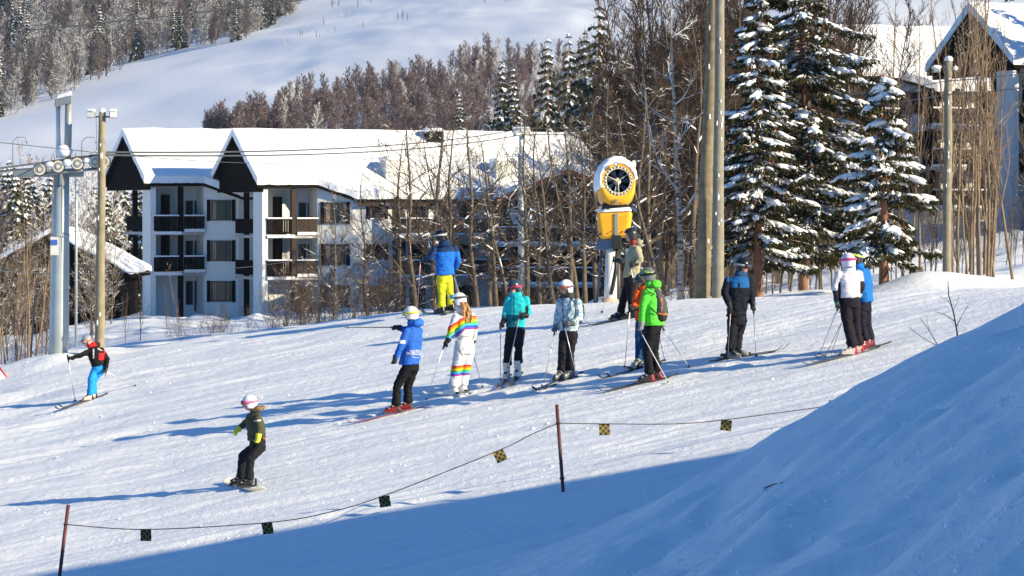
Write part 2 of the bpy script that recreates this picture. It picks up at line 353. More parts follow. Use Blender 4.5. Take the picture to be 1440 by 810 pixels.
def apartment(px, Y, th, base, sc, label, kind, group=None, long_to=None):
    """px: photo column of the gable apex; sc: px per design px"""
    B = Bldg(px, Y, th, 'apartment_building', label, group=group)
    D = 9.5; VF, VB = 1.9, -D + 1.9                     # eaves in front of / behind the recessed wall at v=0
    q = lambda d: px + d * sc
    uR = B.u(q(160), 0) if long_to is None else B.u(long_to, 0)
    zb = B.z(base, 0, 0)
    st = 57 * sc * Y / F                           # storey height
    zr = zb + 247 * sc * Y / F; ze = zb + 178 * sc * Y / F
    vm = (VF + VB) / 2; pitch = (zr - ze) / (VF - vm)
    u0 = -0.2                                           # gable tip plane
    uw = B.u(q(16), 0)                                  # left end of the walls
    ua = B.u(q(92), VF); ub = B.u(q(146), VF + 1.3)         # slanted wall between
    vE = VF + 1.3; zE = ze - 1.3 * pitch
    roofz = lambda v: zr - abs(v - vm) * pitch
    th_ = .22; sn = .5
    # walls
    def wallbox(pts, z0, z1f, name='wall', m=M_white):
        mb = MB(); lo = [B.w(a, b, z0) for a, b in pts]; hi = [B.w(a, b, z1f(a, b)) for a, b in pts]; k = len(pts)
        mb.add(lo + hi, [tuple(range(k))[::-1], tuple(range(k, 2 * k))] + [(i, (i + 1) % k, (i + 1) % k + k, i + k) for i in range(k)])
        return mb.build(name, m, B.root)
    top = lambda a, b: roofz(b) - .05
    ux = B.u(q(92), 0)
    uwb = B.u(q(14), VB + .5); uwm = uw + (uwb - uw) * vm / (VB + .5)
    wallbox([(uw, 0)] +
            [(uR - .5, 0), (uR - .5, vm), (uR - .5, VB + .5), (uwb, VB + .5), (uwm, vm)], zb - 3, lambda a, b: roofz(b) - .06)
    # gable infill of the end wall
    # projecting bay with the slanted wall
    uS = B.u(q(92), VF - .25)
    wallbox([(uS, 0.004), (uS, VF - .3), (ub - .15, vE - .35), (uR - .5, vE - .35), (uR - .5, .004)], zb - 3, top, 'projecting_wall')
    # roof slabs with snow : front, extended front, back
    def slab(name, m, up, lift, o):
        mb = MB()
        pol = [(u0 - o, VF + o * .6), (ua, VF + o * .6), (ub, vE + o), (uR + o, vE + o), (uR + o, vm), (u0 - o, vm)]
        bt = [B.w(a, b, roofz(b) + lift) for a, b in pol]; tp = [B.w(a, b, roofz(b) + lift + up) for a, b in pol]; k = 6
        mb.add(bt + tp, [tuple(range(k))[::-1], tuple(range(k, 2 * k))] + [(i, (i + 1) % k, (i + 1) % k + k, i + k) for i in range(k)])
        pol = [(u0 - o, vm), (uR + o, vm), (uR + o, VB - o), (u0 - o, VB - o)]
        bt = [B.w(a, b, roofz(b) + lift) for a, b in pol]; tp = [B.w(a, b, roofz(b) + lift + up) for a, b in pol]; k = 4
        mb.add(bt + tp, [tuple(range(k))[::-1], tuple(range(k, 2 * k))] + [(i, (i + 1) % k, (i + 1) % k + k, i + k) for i in range(k)])
        return mb.build(name, m, B.root)
    rf = slab('roof', M_dark, th_, 0, 0); s_ = slab('roof_snow', SNOW, sn, th_ + .003, .06); s_.parent = rf
    rough(s_); bevel(s_, .14, 3)
    # dark gable screen under the overhang at the left end
    zg = ze - .25
    B.prism('gable_screen', M_dark, [(u0 + .3, VB + .1, zg), (u0 + .3, VF - .1, zg), (u0 + .3, VF - .1, roofz(VF - .1)), (u0 + .3, vm, zr - .02), (u0 + .3, VB + .1, roofz(VB + .1))], (.15, 0, 0))
    # pillars under the overhang (seen as px offsets from the apex)
    for d, v in ((-8, -3.2), (12, .9)):
        uu = .55; B.part('pillar', M_dark, [(uu, uu + .3, B_v(B, q(d), uu) - .15, B_v(B, q(d), uu) + .15, zb - .5, zg)])
    # balconies: slabs, rails, pillars, windows
    vb = VF - .1
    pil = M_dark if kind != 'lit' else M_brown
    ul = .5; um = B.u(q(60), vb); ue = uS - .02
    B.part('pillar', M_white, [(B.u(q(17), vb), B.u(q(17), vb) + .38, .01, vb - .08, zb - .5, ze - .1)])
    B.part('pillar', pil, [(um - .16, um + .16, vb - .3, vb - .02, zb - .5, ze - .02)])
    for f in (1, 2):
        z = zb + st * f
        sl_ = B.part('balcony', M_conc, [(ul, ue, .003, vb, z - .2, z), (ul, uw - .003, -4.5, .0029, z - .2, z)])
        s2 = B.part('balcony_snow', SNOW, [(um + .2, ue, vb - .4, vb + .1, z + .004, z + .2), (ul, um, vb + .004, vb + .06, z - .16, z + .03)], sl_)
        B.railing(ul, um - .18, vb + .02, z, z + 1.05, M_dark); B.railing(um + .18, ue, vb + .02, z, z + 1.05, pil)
        B.part('side_railing', M_dark, [(ul, ul + .06, -4.3, vb - .04, z + .1, z + 1.05)])
        B.part('partition', M_dark, [(B.u(q(40), .9) - .15, B.u(q(40), .9) + .15, .01, 1.0, z + .01, z + st - .22)])
    for f in (0, 1, 2):
        z = zb + st * f
        a = B.u(q(66), 0) ; 
        for k in range(3):
            x = a + k * .62
            d = B.part('door' if k == 1 else 'window', M_frame, [(x, x + .5, .004, .05, z + (.05 if k == 1 else .5), z + 2.1)])
            B.part('pane', M_glass, [(x + .08, x + .42, .051, .07, z + .55, z + 2.0)], d)
        # window in the slanted wall
        A = Vector((uS, VF - .3)); Bv = Vector((ub - .15, vE - .35)); dv = (Bv - A); L = dv.length; dv.normalize(); nn = Vector((-dv.y, dv.x))
        if nn.y < 0: nn = -nn
        c0 = L * .5; hw = .68
        def loc(t, o): p = A + dv * t + nn * o; return p
        def sbox(mb, t0, t1, o0, o1, z0, z1):
            p = [loc(t0, o1), loc(t1, o1), loc(t1, o0), loc(t0, o0)]
            mb.hexa([B.w(k.x, k.y, z0) for k in p] + [B.w(k.x, k.y, z1) for k in p])
        z0, z1 = z + .75, z + 2.12
        mb = MB(); t = .08
        for bb in ((c0 - hw, c0 + hw, .003, .08, z0, z0 + t), (c0 - hw, c0 + hw, .003, .08, z1 - t, z1), (c0 - hw, c0 - hw + t, .003, .08, z0 + t, z1 - t), (c0 + hw - t, c0 + hw, .003, .08, z0 + t, z1 - t), (c0 + .3, c0 + .35, .003, .07, z0 + t, z1 - t)): sbox(mb, *bb)
        wn = mb.build('window', M_frame, B.root)
        mb = MB(); sbox(mb, c0 - hw + t, c0 + hw - t, .003, .03, z0 + t, z1 - t); mb.build('pane', M_glass, wn)
        mb = MB(); sbox(mb, c0 - hw + t, c0 - hw + .35, .031, .04, z0 + t, z1 - t); mb.build('curtain', M_curt, wn)
        for sg in (-1, 1):
            mb = MB(); sbox(mb, c0 + sg * (hw + .17) - .12, c0 + sg * (hw + .17) + .12, .003, .06, z0 - .03, z1 + .03); mb.build('shutter', M_dark, B.root)
    return B, dict(zb=zb, st=st, ub=ub, vE=vE, uR=uR, roofz=roofz, zE=zE, ze=ze, zr=zr, vm=vm, q=q)
def B_v(B, px, u):
    """v at which local u appears in column px"""
    k = (px - 720) / F; a = B.O + B.e * u
    return (k * a.y - a.x) / (B.n.x - k * B.n.y)

B1, d1 = apartment(195, 194, 25, 440, 1.0, 'white apartment block at the left with shaded walls, behind the timber pole', 'shade')
B2, d2 = apartment(352, 188, 25, 448, 1.03, 'long sunlit white apartment block with brown balconies behind the bare trees', 'lit', long_to=836)
# further bays of the long building
B, d = B2, d2; vf = d['vE'] - .35
for f in (0, 1, 2):
    z = d['zb'] + d['st'] * f
    u0, u1 = B.u(517, vf), B.u(541, vf)
    if f == 0: B.window(u0, u1 + .3, z + .75, z + 2.1, vf + .004, 2, curtain=True)
    else: B.window(u0 + .2, u1 - .1, z + 1.1, z + 2.1, vf + .004, 1, sh=.25)
    for a0, a1 in ((548, 612), (618, 682), (690, 755), (762, 830)):
        ua, ub_ = B.u(a0, vf), B.u(a1, vf)
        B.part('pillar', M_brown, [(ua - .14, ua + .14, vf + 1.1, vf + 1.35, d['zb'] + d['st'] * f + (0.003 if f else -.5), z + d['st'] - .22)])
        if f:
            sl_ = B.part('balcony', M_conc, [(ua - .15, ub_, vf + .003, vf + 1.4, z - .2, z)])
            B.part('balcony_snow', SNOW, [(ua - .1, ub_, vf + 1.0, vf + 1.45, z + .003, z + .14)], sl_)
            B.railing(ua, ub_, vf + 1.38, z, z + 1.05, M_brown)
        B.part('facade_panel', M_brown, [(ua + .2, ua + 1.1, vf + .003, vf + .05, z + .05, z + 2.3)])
        B.window(ua + 1.4, ua + 2.5, z + .6, z + 2.1, vf + .004, 1, sh=0)
# the upper block gets its row of bays too
def bays(B, d, spans):
    vf = d['vE'] - .35
    for f in (0, 1, 2):
        z = d['zb'] + d['st'] * f
        for a0, a1 in spans:
            ua, ub_ = B.u(a0, vf), B.u(a1, vf)
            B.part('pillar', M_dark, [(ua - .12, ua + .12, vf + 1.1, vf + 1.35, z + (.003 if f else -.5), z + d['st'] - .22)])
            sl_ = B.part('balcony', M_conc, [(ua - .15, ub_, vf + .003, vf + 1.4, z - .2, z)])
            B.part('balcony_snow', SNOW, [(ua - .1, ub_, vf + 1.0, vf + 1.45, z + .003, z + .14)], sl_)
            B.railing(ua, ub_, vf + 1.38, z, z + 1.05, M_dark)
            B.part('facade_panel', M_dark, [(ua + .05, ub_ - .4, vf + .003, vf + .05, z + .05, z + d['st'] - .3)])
            B.window(ua + .6, ub_ - .8, z + .6, z + 2.1, vf + .055, 1, sh=0)
LATE_BAYS = True
# eave boards and roof boxes with snow caps
B.part('fascia', M_brown, [(d['ub'] + .1, d['uR'] - .1, d['vE'] - .02, d['vE'] + .03, d['zE'] - .28, d['zE'] - .02)])
for (a0, a1, v0, v1, h) in ((543, 574, .9, 2.1, .55), (698, 728, .9, 2.1, .55), (602, 624, -2.4, -1.6, .35)):
    ua, ub_ = B.u(a0, v1), B.u(a1, v1); z1 = d['roofz'](v0) + .55 + h
    c = B.part('chimney', M_white if h > .4 else M_dark, [(ua, ub_, v0, v1, d['roofz'](v1) + .2, z1)])
    bevel(B.part('chimney_snow', SNOW, [(ua - .05, ub_ + .05, v0 - .05, v1 + .05, z1 + .003, z1 + .25)], c), .1)
# garden things at the ground floor
# timber-clad gabled house
B3 = Bldg(770, 178, -6, 'timber_house', 'brown timber clad house with a low red edged gable behind the snow cannon', 'house')
b = B3; v = 0
ul, ur, ua = b.u(700, 0), b.u(862, 0), b.u(800, 0)
zb = b.z(452, 0, 0); zp = b.z(240, ua, 0); zl = b.z(281, ul, 0); zr_ = zp - (zp - zl) * (ur - ua) / (ua - ul) * 1.0
L_ = 9
mb = MB(); pts = [(ul + .7, zb - 3), (ur - .7, zb - 3), (ur - .7, zr_ + .2), (ua, zp - .25), (ul + .7, zl + .05)]
k = len(pts)
fr = [b.w(p[0], -.8, p[1]) for p in pts]; bk = [b.w(p[0], -L_, p[1]) for p in pts]
mb.add(fr + bk, [tuple(range(k)), tuple(range(k, 2 * k))[::-1]] + [(i + k, (i + 1) % k + k, (i + 1) % k, i) for i in range(k)])
mb.build('wall', M_brown, b.root)
# cladding battens
mb = MB()
x = ul + .75
while x < ur - .75:
    zt = (zl + (zp - zl) * (x - ul) / (ua - ul)) if x < ua else (zp - (zp - zr_) * (x - ua) / (ur - ua))
    b.bx(mb, x, x + .05, -.797, -.76, zb, zt - .32); x += .22
mb.build('cladding', M_brown, b.root)
def rslab(name, m, h0, h1, o, parent):
    mb = MB()
    for (x0, z0, x1, z1) in ((ul - o, zl, ua, zp), (ua, zp, ur + o, zr_)):
        p = [(x0, 0 + o, z0), (x1, 0 + o, z1), (x1, -L_, z1), (x0, -L_, z0)]
        mb.hexa([b.w(a, c, e + h0) for a, c, e in p] + [b.w(a, c, e + h1) for a, c, e in p])
    return mb.build(name, m, parent)
rf = rslab('roof', M_dark, -.05, .1, 0, b.root); rough(rslab('roof_snow', SNOW, .12, .5, -.08, rf))
mb = MB()
for (x0, z0, x1, z1) in ((ul - .1, zl, ua, zp), (ua, zp, ur + .1, zr_)):
    mb.hexa([b.w(x0, .06, z0 - .22), b.w(x1, .06, z1 - .22), b.w(x1, .005, z1 - .22), b.w(x0, .005, z0 - .22), b.w(x0, .06, z0 + .12), b.w(x1, .06, z1 + .12), b.w(x1, .005, z1 + .12), b.w(x0, .005, z0 + .12)])
mb.build('barge_board', M_red, b.root)
for f, py in ((2, 343), (1, 400)):
    z = b.z(py, 0, .6)
    ub0, ub1 = b.u(690, .6), b.u(845, .6)
    s_ = b.part('balcony', M_conc, [(ub0, ub1, -.79, .7, z - .18, z)])
    b.part('balcony_snow', SNOW, [(ub0, ub1, .3, .75, z + .003, z + .16)], s_)
    b.railing(ub0, ub1, .7, z, z + 1.0, M_brown)
    for px_ in (712, 752, 800):
        a = b.u(px_, -.7); b.window(a, a + 1.2, z + .7 if f == 2 else z - 2.2, z + 2.0 if f == 2 else z - .8, -.756, 1, sh=0)
for px_ in (695, 770, 843):
    a = b.u(px_, .5); b.part('pillar', M_brown, [(a - .1, a + .1, .5, .68, zb - .5, b.z(343, 0, .6) - .19)])

# houses up on the right
B4, d4 = apartment(1172, 178, 22, 292, 1.0, 'white apartment block up the slope behind the tall spruce at the right', 'shade', long_to=1460)
B5, d5 = apartment(1405, 162, 22, 312, 1.2, 'white apartment block with dark gable in the top right corner', 'shade', long_to=1640)

bays(B4, d4, ((1296, 1330), (1332, 1366), (1370, 1404), (1408, 1450)))
B4.part('fascia', M_dark, [(d4['ub'] + .1, d4['uR'] - .1, d4['vE'] - .02, d4['vE'] + .03, d4['zE'] - .28, d4['zE'] - .02)])
# dark cabin at the left edge
H = Bldg(62, 128, 0, 'dark_cabin', 'dark wooden cabin with a snowy gable roof behind the lift tower', 'cabin')
b = H; ua = b.u(72, 0); ul = b.u(-70, 0); ur = b.u(182, 0); zp = b.z(331, 0, 0); zr_ = b.z(390, 0, 0); zl = zp - (zp - zr_) * (ua - ul) / (ur - ua); zb = b.z(520, 0, 0) - 1
mb = MB(); pts = [(ul + .5, zb), (ur - .5, zb), (ur - .5, zr_ + .05), (ua, zp - .1), (ul + .5, zl + .05)]; k = 5
fr = [b.w(p[0], -.6, p[1]) for p in pts]; bk = [b.w(p[0], -7, p[1]) for p in pts]
mb.add(fr + bk, [tuple(range(k)), tuple(range(k, 2 * k))[::-1]] + [(i + k, (i + 1) % k + k, (i + 1) % k, i) for i in range(k)]); mb.build('wall', M_dark, b.root)
mb = MB(); x = ul + .6
while x < ur - .6:
    zt = (zl + (zp - zl) * (x - ul) / (ua - ul)) if x < ua else (zp - (zp - zr_) * (x - ua) / (ur - ua))
    b.bx(mb, x, x + .06, -.597, -.55, zb, zt - .1); x += .25
mb.build('cladding', M_dark, b.root)
L_ = 7.5
rf = rslab('roof', M_dark, -.05, .08, 0, b.root); bevel(rough(rslab('roof_snow', SNOW, .12, .36, .08, rf)), .08)
HAZE = .00007
# ------------------------------------------------------------ trees
def bark_mat(name, col, snow=0.0, scol=(.85, .86, .88), thr=.35, var=.25, bands=None):
    """bark; snow>0: snow lying on upward-facing sides (patchy)"""
    m = mat(name, col, .85, .5, 18, var, 5)
    n = m.node_tree.nodes; l = m.node_tree.links; b = n['Principled BSDF']
    src = b.inputs['Base Color'].links[0].from_socket
    tc = n.new('ShaderNodeTexCoord')
    if bands:
        t = n.new('ShaderNodeTexNoise'); t.inputs['Scale'].default_value = 6; mp = n.new('ShaderNodeMapping'); mp.inputs['Scale'].default_value = (1, 1, 4)
        l.new(tc.outputs['Object'], mp.inputs[0]); l.new(mp.outputs[0], t.inputs['Vector'])
        r = n.new('ShaderNodeMath'); r.operation = 'GREATER_THAN'; r.inputs[1].default_value = .58; l.new(t.outputs[0], r.inputs[0])
        mx = n.new('ShaderNodeMix'); mx.data_type = 'RGBA'; l.new(r.outputs[0], mx.inputs[0]); l.new(src, mx.inputs[6]); mx.inputs[7].default_value = (*bands, 1); src = mx.outputs[2]
    if snow:
        g = n.new('ShaderNodeNewGeometry'); sp = n.new('ShaderNodeSeparateXYZ'); l.new(g.outputs['True Normal'], sp.inputs[0])
        t = n.new('ShaderNodeTexNoise'); t.inputs['Scale'].default_value = 2.5; l.new(g.outputs['Position'], t.inputs['Vector'])
        a = n.new('ShaderNodeMath'); a.operation = 'MULTIPLY_ADD'; l.new(t.outputs[0], a.inputs[0]); a.inputs[1].default_value = 1.6; a.inputs[2].default_value = -.8
        s_ = n.new('ShaderNodeMath'); s_.operation = 'ADD'; l.new(sp.outputs[2], s_.inputs[0]); l.new(a.outputs[0], s_.inputs[1])
        c = n.new('ShaderNodeMath'); c.operation = 'GREATER_THAN'; c.inputs[1].default_value = thr; l.new(s_.outputs[0], c.inputs[0])
        mm = n.new('ShaderNodeMath'); mm.operation = 'MULTIPLY'; l.new(c.outputs[0], mm.inputs[0]); mm.inputs[1].default_value = snow
        mx = n.new('ShaderNodeMix'); mx.data_type = 'RGBA'; l.new(mm.outputs[0], mx.inputs[0]); l.new(src, mx.inputs[6]); mx.inputs[7].default_value = (*scol, 1); src = mx.outputs[2]
    l.new(src, b.inputs['Base Color']); b.inputs['Specular IOR Level'].default_value = .2
    return m
M_bark = bark_mat('grey_brown_bark', (.125, .097, .072), .9, thr=.45)
M_twig = bark_mat('brown_twigs', (.085, .062, .045), .9, thr=.6)
M_rtwig = bark_mat('reddish_twigs', (.070, .044, .032), .5, thr=.9)
M_htwig = bark_mat('hill_birch_twigs', (.17, .12, .115), .7, thr=.6)
M_tan = bark_mat('tan_sapling_bark', (.21, .15, .10), .95, thr=.6)
M_birch = bark_mat('birch_bark', (.44, .37, .31), .9, thr=.3, bands=(.09, .07, .06))
M_frost = bark_mat('frosted_twigs', (.32, .27, .24), .85, (.78, .77, .77), thr=.05)
M_fartwig = bark_mat('far_brown_twigs', (.13, .10, .09), .6, thr=.7)
M_frostn = bark_mat('near_frosted_twigs', (.17, .13, .10), .9, thr=.5)
M_frost2 = bark_mat('far_frosted_twigs', (.20, .17, .155), .85, (.62, .61, .61), thr=.3)
M_birchtwig = bark_mat('birch_limbs', (.34, .27, .21), .95, thr=.15)
M_pine = bark_mat('reddish_spruce_bark', (.24, .12, .075), .8, thr=.75)
M_needle = mat('spruce_needles', (.044, .050, .022), .7, 0, var=.45, vscale=9)
M_cone = mat('brown_cones', (.26, .11, .035), .7, 0, var=.35, vscale=12)
M_needleS = bark_mat('dusted_spruce_needles', (.060, .056, .022), .9, thr=.74, var=.45)
M_needle2 = bark_mat('snowed_needles', (.035, .045, .028), 1.0, thr=.42)

def seg_mesh(name, segs, mats, sides=3, midx=None):
    S = np.array([(*a, *b, r0, r1) for a, b, r0, r1 in segs], float)
    A, B, r0, r1 = S[:, :3], S[:, 3:6], S[:, 6], S[:, 7]
    d = B - A; d /= np.maximum(np.linalg.norm(d, axis=1, keepdims=True), 1e-9)
    ref = np.where(np.abs(d[:, 2:3]) < .9, np.array([[0, 0, 1.]]), np.array([[1., 0, 0]]))
    u = np.cross(d, ref); u /= np.linalg.norm(u, axis=1, keepdims=True); v = np.cross(d, u)
    co = []
    for P0, r in ((A, r0), (B, r1)):
        for j in range(sides):
            t = 2 * math.pi * j / sides + .5
            co.append(P0 + (u * math.cos(t) + v * math.sin(t)) * r[:, None])
    co = np.stack(co, 1).reshape(-1, 3); k = 2 * sides; base = np.arange(len(S)) * k; fs = []
    for j in range(sides):
        fs.append(np.stack([base + j, base + (j + 1) % sides, base + sides + (j + 1) % sides, base + sides + j], 1))
    fs = np.stack(fs, 1).reshape(-1, 4)
    mi = None if midx is None else np.repeat(midx, sides)
    return npmesh(name, co, fs, mats, sides > 4, mi)

def rv(r): return Vector((r.gauss(0, 1), r.gauss(0, 1), r.gauss(0, 1))).normalized()
def bare(seed, H, r0=.1, nbr=16, low=.25, spread=.45, levels=3, lean=(0, 0), sub=6, up=.5, wig=.05, blen=.38, tw=.006, fork=False):
    """returns (trunk segs, branch segs); z up, base at the origin"""
    r = random.Random(seed); tr = []; br = []; pts = []
    p = Vector((0, 0, -.4)); d = Vector((lean[0], lean[1], 1)).normalized(); n = 12
    for i in range(n + 1):
        pts.append((p.copy(), r0 * (1 - .88 * i / n)))
        d = (d + rv(r) * wig * 1.6 + Vector((0, 0, .04))).normalized(); p = p + d * (H + .4) / n
    for i in range(n): tr.append((pts[i][0], pts[i + 1][0], pts[i][1], pts[i + 1][1]))
    def grow(p, d, L, rad, lev):
        k = 5 if lev == 1 else 4 if lev == 2 else 3; q = p.copy(); P_ = [q.copy()]; ds = [d]
        for i in range(k):
            d = (d + rv(r) * (.16 + .05 * lev) + Vector((0, 0, up * .22))).normalized(); q = q + d * L / k; P_.append(q.copy()); ds.append(d)
        for i in range(k): br.append((P_[i], P_[i + 1], rad * (1 - .8 * i / k), rad * (1 - .8 * (i + 1) / k)))
        if lev < levels:
            m = max(2, int(sub * (1 if lev == 1 else .75)))
            for j in range(m):
                t = .2 + .8 * (j + r.random() * .6) / m; t = min(t, .99); ix = min(int(t * k), k - 1); b0 = P_[ix].lerp(P_[ix + 1], t * k - ix)
                dd = (ds[ix] * 1.0 + rv(r) * .75).normalized()
                grow(b0, dd, L * (.62 - .25 * t) * r.uniform(.7, 1.2), max(rad * .5 * (1 - .5 * t), tw), lev + 1)
    for j in range(nbr):
        t = low + (1 - low) * (j + r.random() * .8) / nbr; t = min(t, .985); ix = min(int(t * n), n - 1); a, ra = pts[ix]; b0 = a.lerp(pts[ix + 1][0], t * n - ix)
        th = j * 2.4 + r.uniform(-.5, .5); out = Vector((math.cos(th), math.sin(th), 0))
        d = (out * spread + Vector((0, 0, r.uniform(.35, .9) * up * 1.6))).normalized()
        L = H * blen * (1 - .72 * ((t - low) / (1 - low)) ** 1.2) * r.uniform(.65, 1.15)
        grow(b0, d, L, max(ra * .55, tw * 1.5), 1)
    return tr, br
def bare_pair(name, seed, H, mt, mc, trunk='trunk', crown='crown', **k):
    tr, br = bare(seed, H, **k)
    return seg_mesh(name + '_trunk', tr, mt, 7), seg_mesh(name + '_crown', br, mc, 3)
def bare_single(name, seed, H, mt, mc, **k):
    tr, br = bare(seed, H, **k)
    return seg_mesh(name, tr + br, [mt, mc], 3, np.array([0] * len(tr) + [1] * len(br)))
def put(me, name, label, cat, loc, s=1, rz=0, group=None, tilt=None, rng=random):
    o = link(name, me); o.location = loc; o.rotation_euler = (tilt[0] if tilt else 0, tilt[1] if tilt else 0, rz); o.scale = (s, s, s)
    return tag(o, label, cat, group)
def zone(px, zs):
    return next(t for lim, t in zs if px < lim)
def put2(pair, name, label, loc, s=1, rz=0, group=None, cat='tree', tilt=(0, 0), extra=None):
    t = thing(name, label, cat, loc, rz, group); t.scale = (s, s, s); t.rotation_euler = (tilt[0], tilt[1], rz)
    link('trunk', pair[0], t); link('crown', pair[1], t)
    if extra: link('lying_snow', extra, t)
    return t

# spruces ---------------------------------------------------
def spruce(seed, H, Rb, trunk_r=.12, low=.12, dens=1.0, snow=.5, big=.13, twist=None, drop=.42, cones=.2, tap=.7):
    """returns trunk mesh, needle mesh (with cones), snow mesh"""
    r = random.Random(seed)
    tr = [(Vector((0, 0, -.3 + i * (H + .3) / 10)), Vector((0, 0, -.3 + (i + 1) * (H + .3) / 10)), trunk_r * (1 - .095 * i), trunk_r * (1 - .095 * (i + 1))) for i in range(10)]
    V, Fq, Mi = [], [], []
    sb = MB()
    def leaf(p, d, w_, L, mi):
        d = d.normalized(); a = d.cross(rv(r)).normalized() * w_; b = a.cross(d).normalized() * w_
        o = len(V)
        V.extend([p, p + d * L * .45 + a, p + d * L, p + d * L * .45 - a, p + d * L * .45 + b, p + d * L * .45 - b])
        Fq.extend([(o, o + 1, o + 2, o + 3), (o, o + 4, o + 2, o + 5)]); Mi.extend([mi, mi])
    nw = int(H * 4.2 * dens); 
    for i in range(nw):
        t = low + (1 - low) * (i / nw) ** .95; z = H * t
        Rr = Rb * (1 - (t - low) / (1 - low)) ** tap * (1.0 if t > low + .06 else .8) + .10
        gap = r.random() < .25
        for j in range((3 if gap else 6) if t < .9 else 3):
            th = r.uniform(0, 6.283); L = Rr * r.uniform(.45, 1.2)
            if L < .1: continue
            out = Vector((math.cos(th), math.sin(th), 0)); side = Vector((-out.y, out.x, 0))
            n = 6; P_ = []; z0 = z + r.uniform(-.22, .22); dr = drop * r.uniform(.6, 1.3)
            for k in range(n + 1):
                s = k / n; zz = z0 - L * dr * (s ** 1.3) + L * .16 * max(0, s - .65) / .35
                P_.append(out * (L * s) + side * (math.sin(s * 2 + th * 3) * .05 * L) + Vector((0, 0, zz)))
            for k in range(n): tr.append((P_[k], P_[k + 1], .022 * (1 - k / n) + .006, .022 * (1 - (k + 1) / n) + .005))
            has = r.random() < snow
            m = max(6, int(L * 16))
            for q in range(m):
                s = .12 + .88 * (q + r.random()) / m; s = min(s, .999); ix = min(int(s * n), n - 1); b0 = P_[ix].lerp(P_[ix + 1], s * n - ix)
                sg = 1 if q % 2 else -1; tl = (.12 + .34 * L * (1 - s * .75)) * r.uniform(.6, 1.1); tl = min(tl, .5)
                dd = (out * .75 + side * sg * r.uniform(.4, 1) + Vector((0, 0, -r.uniform(.1, .55)))).normalized()
                c = max(3, int(tl * 14))
                for e in range(c):
                    f = (e + .6) / c; bp = b0 + dd * tl * f
                    for _ in range(2):
                        leaf(bp, dd * .6 + Vector((0, 0, -r.uniform(.1, 1.1))) + rv(r) * .5, r.uniform(.018, .03), r.uniform(.10, .19), 0)
                if r.random() < (.55 if has else .16):
                    e = b0 + dd * tl * r.uniform(.3, .8) + Vector((0, 0, .03)); sr = big * r.uniform(.22, .5)
                    sb.ell(e, (sr * 2.0, sr * .8, sr * .5), 7, 5, M=Matrix.Rotation(math.atan2(dd.y, dd.x), 3, 'Z') @ Matrix.Rotation(.35, 3, 'Y'), jit=.25, seed=r.random())
            if cones and r.random() < cones * 3 and t > .3:
                for _ in range(r.randint(3, 7)):
                    s = r.uniform(.6, 1); b0 = P_[0].lerp(P_[-1], s); leaf(b0 + Vector((r.uniform(-.08, .08), r.uniform(-.08, .08), -.05)), Vector((0, 0, -1)), .028, r.uniform(.12, .2), 1)
            if has:
                a0 = r.uniform(.15, .5); a1 = r.uniform(.75, 1.02); c = max(2, int((a1 - a0) * L / (big * .55)))
                for q in range(c):
                    s = a0 + (a1 - a0) * (q + .5) / c; ix = min(int(s * n), n - 1); b0 = P_[ix].lerp(P_[ix + 1], min(s * n - ix, 1.2))
                    sr = big * r.uniform(.45, 1.0) * (1.1 - .8 * abs(s - .6))
                    sb.ell(b0 + Vector((r.uniform(-.05, .05), r.uniform(-.05, .05), sr * .2)), (sr * 1.9, sr * .8, sr * .55), 9, 6, M=Matrix.Rotation(th + r.uniform(-.3, .3), 3, 'Z') @ Matrix.Rotation(math.atan2(L * dr * .9, L), 3, 'Y'), jit=.24, seed=r.random())
    tm = seg_mesh('spruce_trunk', tr, M_pine, 6)
    nm = npmesh('spruce_crown', np.array([tuple(v) for v in V]), np.array(Fq), [M_needleS, M_cone], False, Mi)
    return tm, nm, sb.mesh('spruce_snow', SNOW)
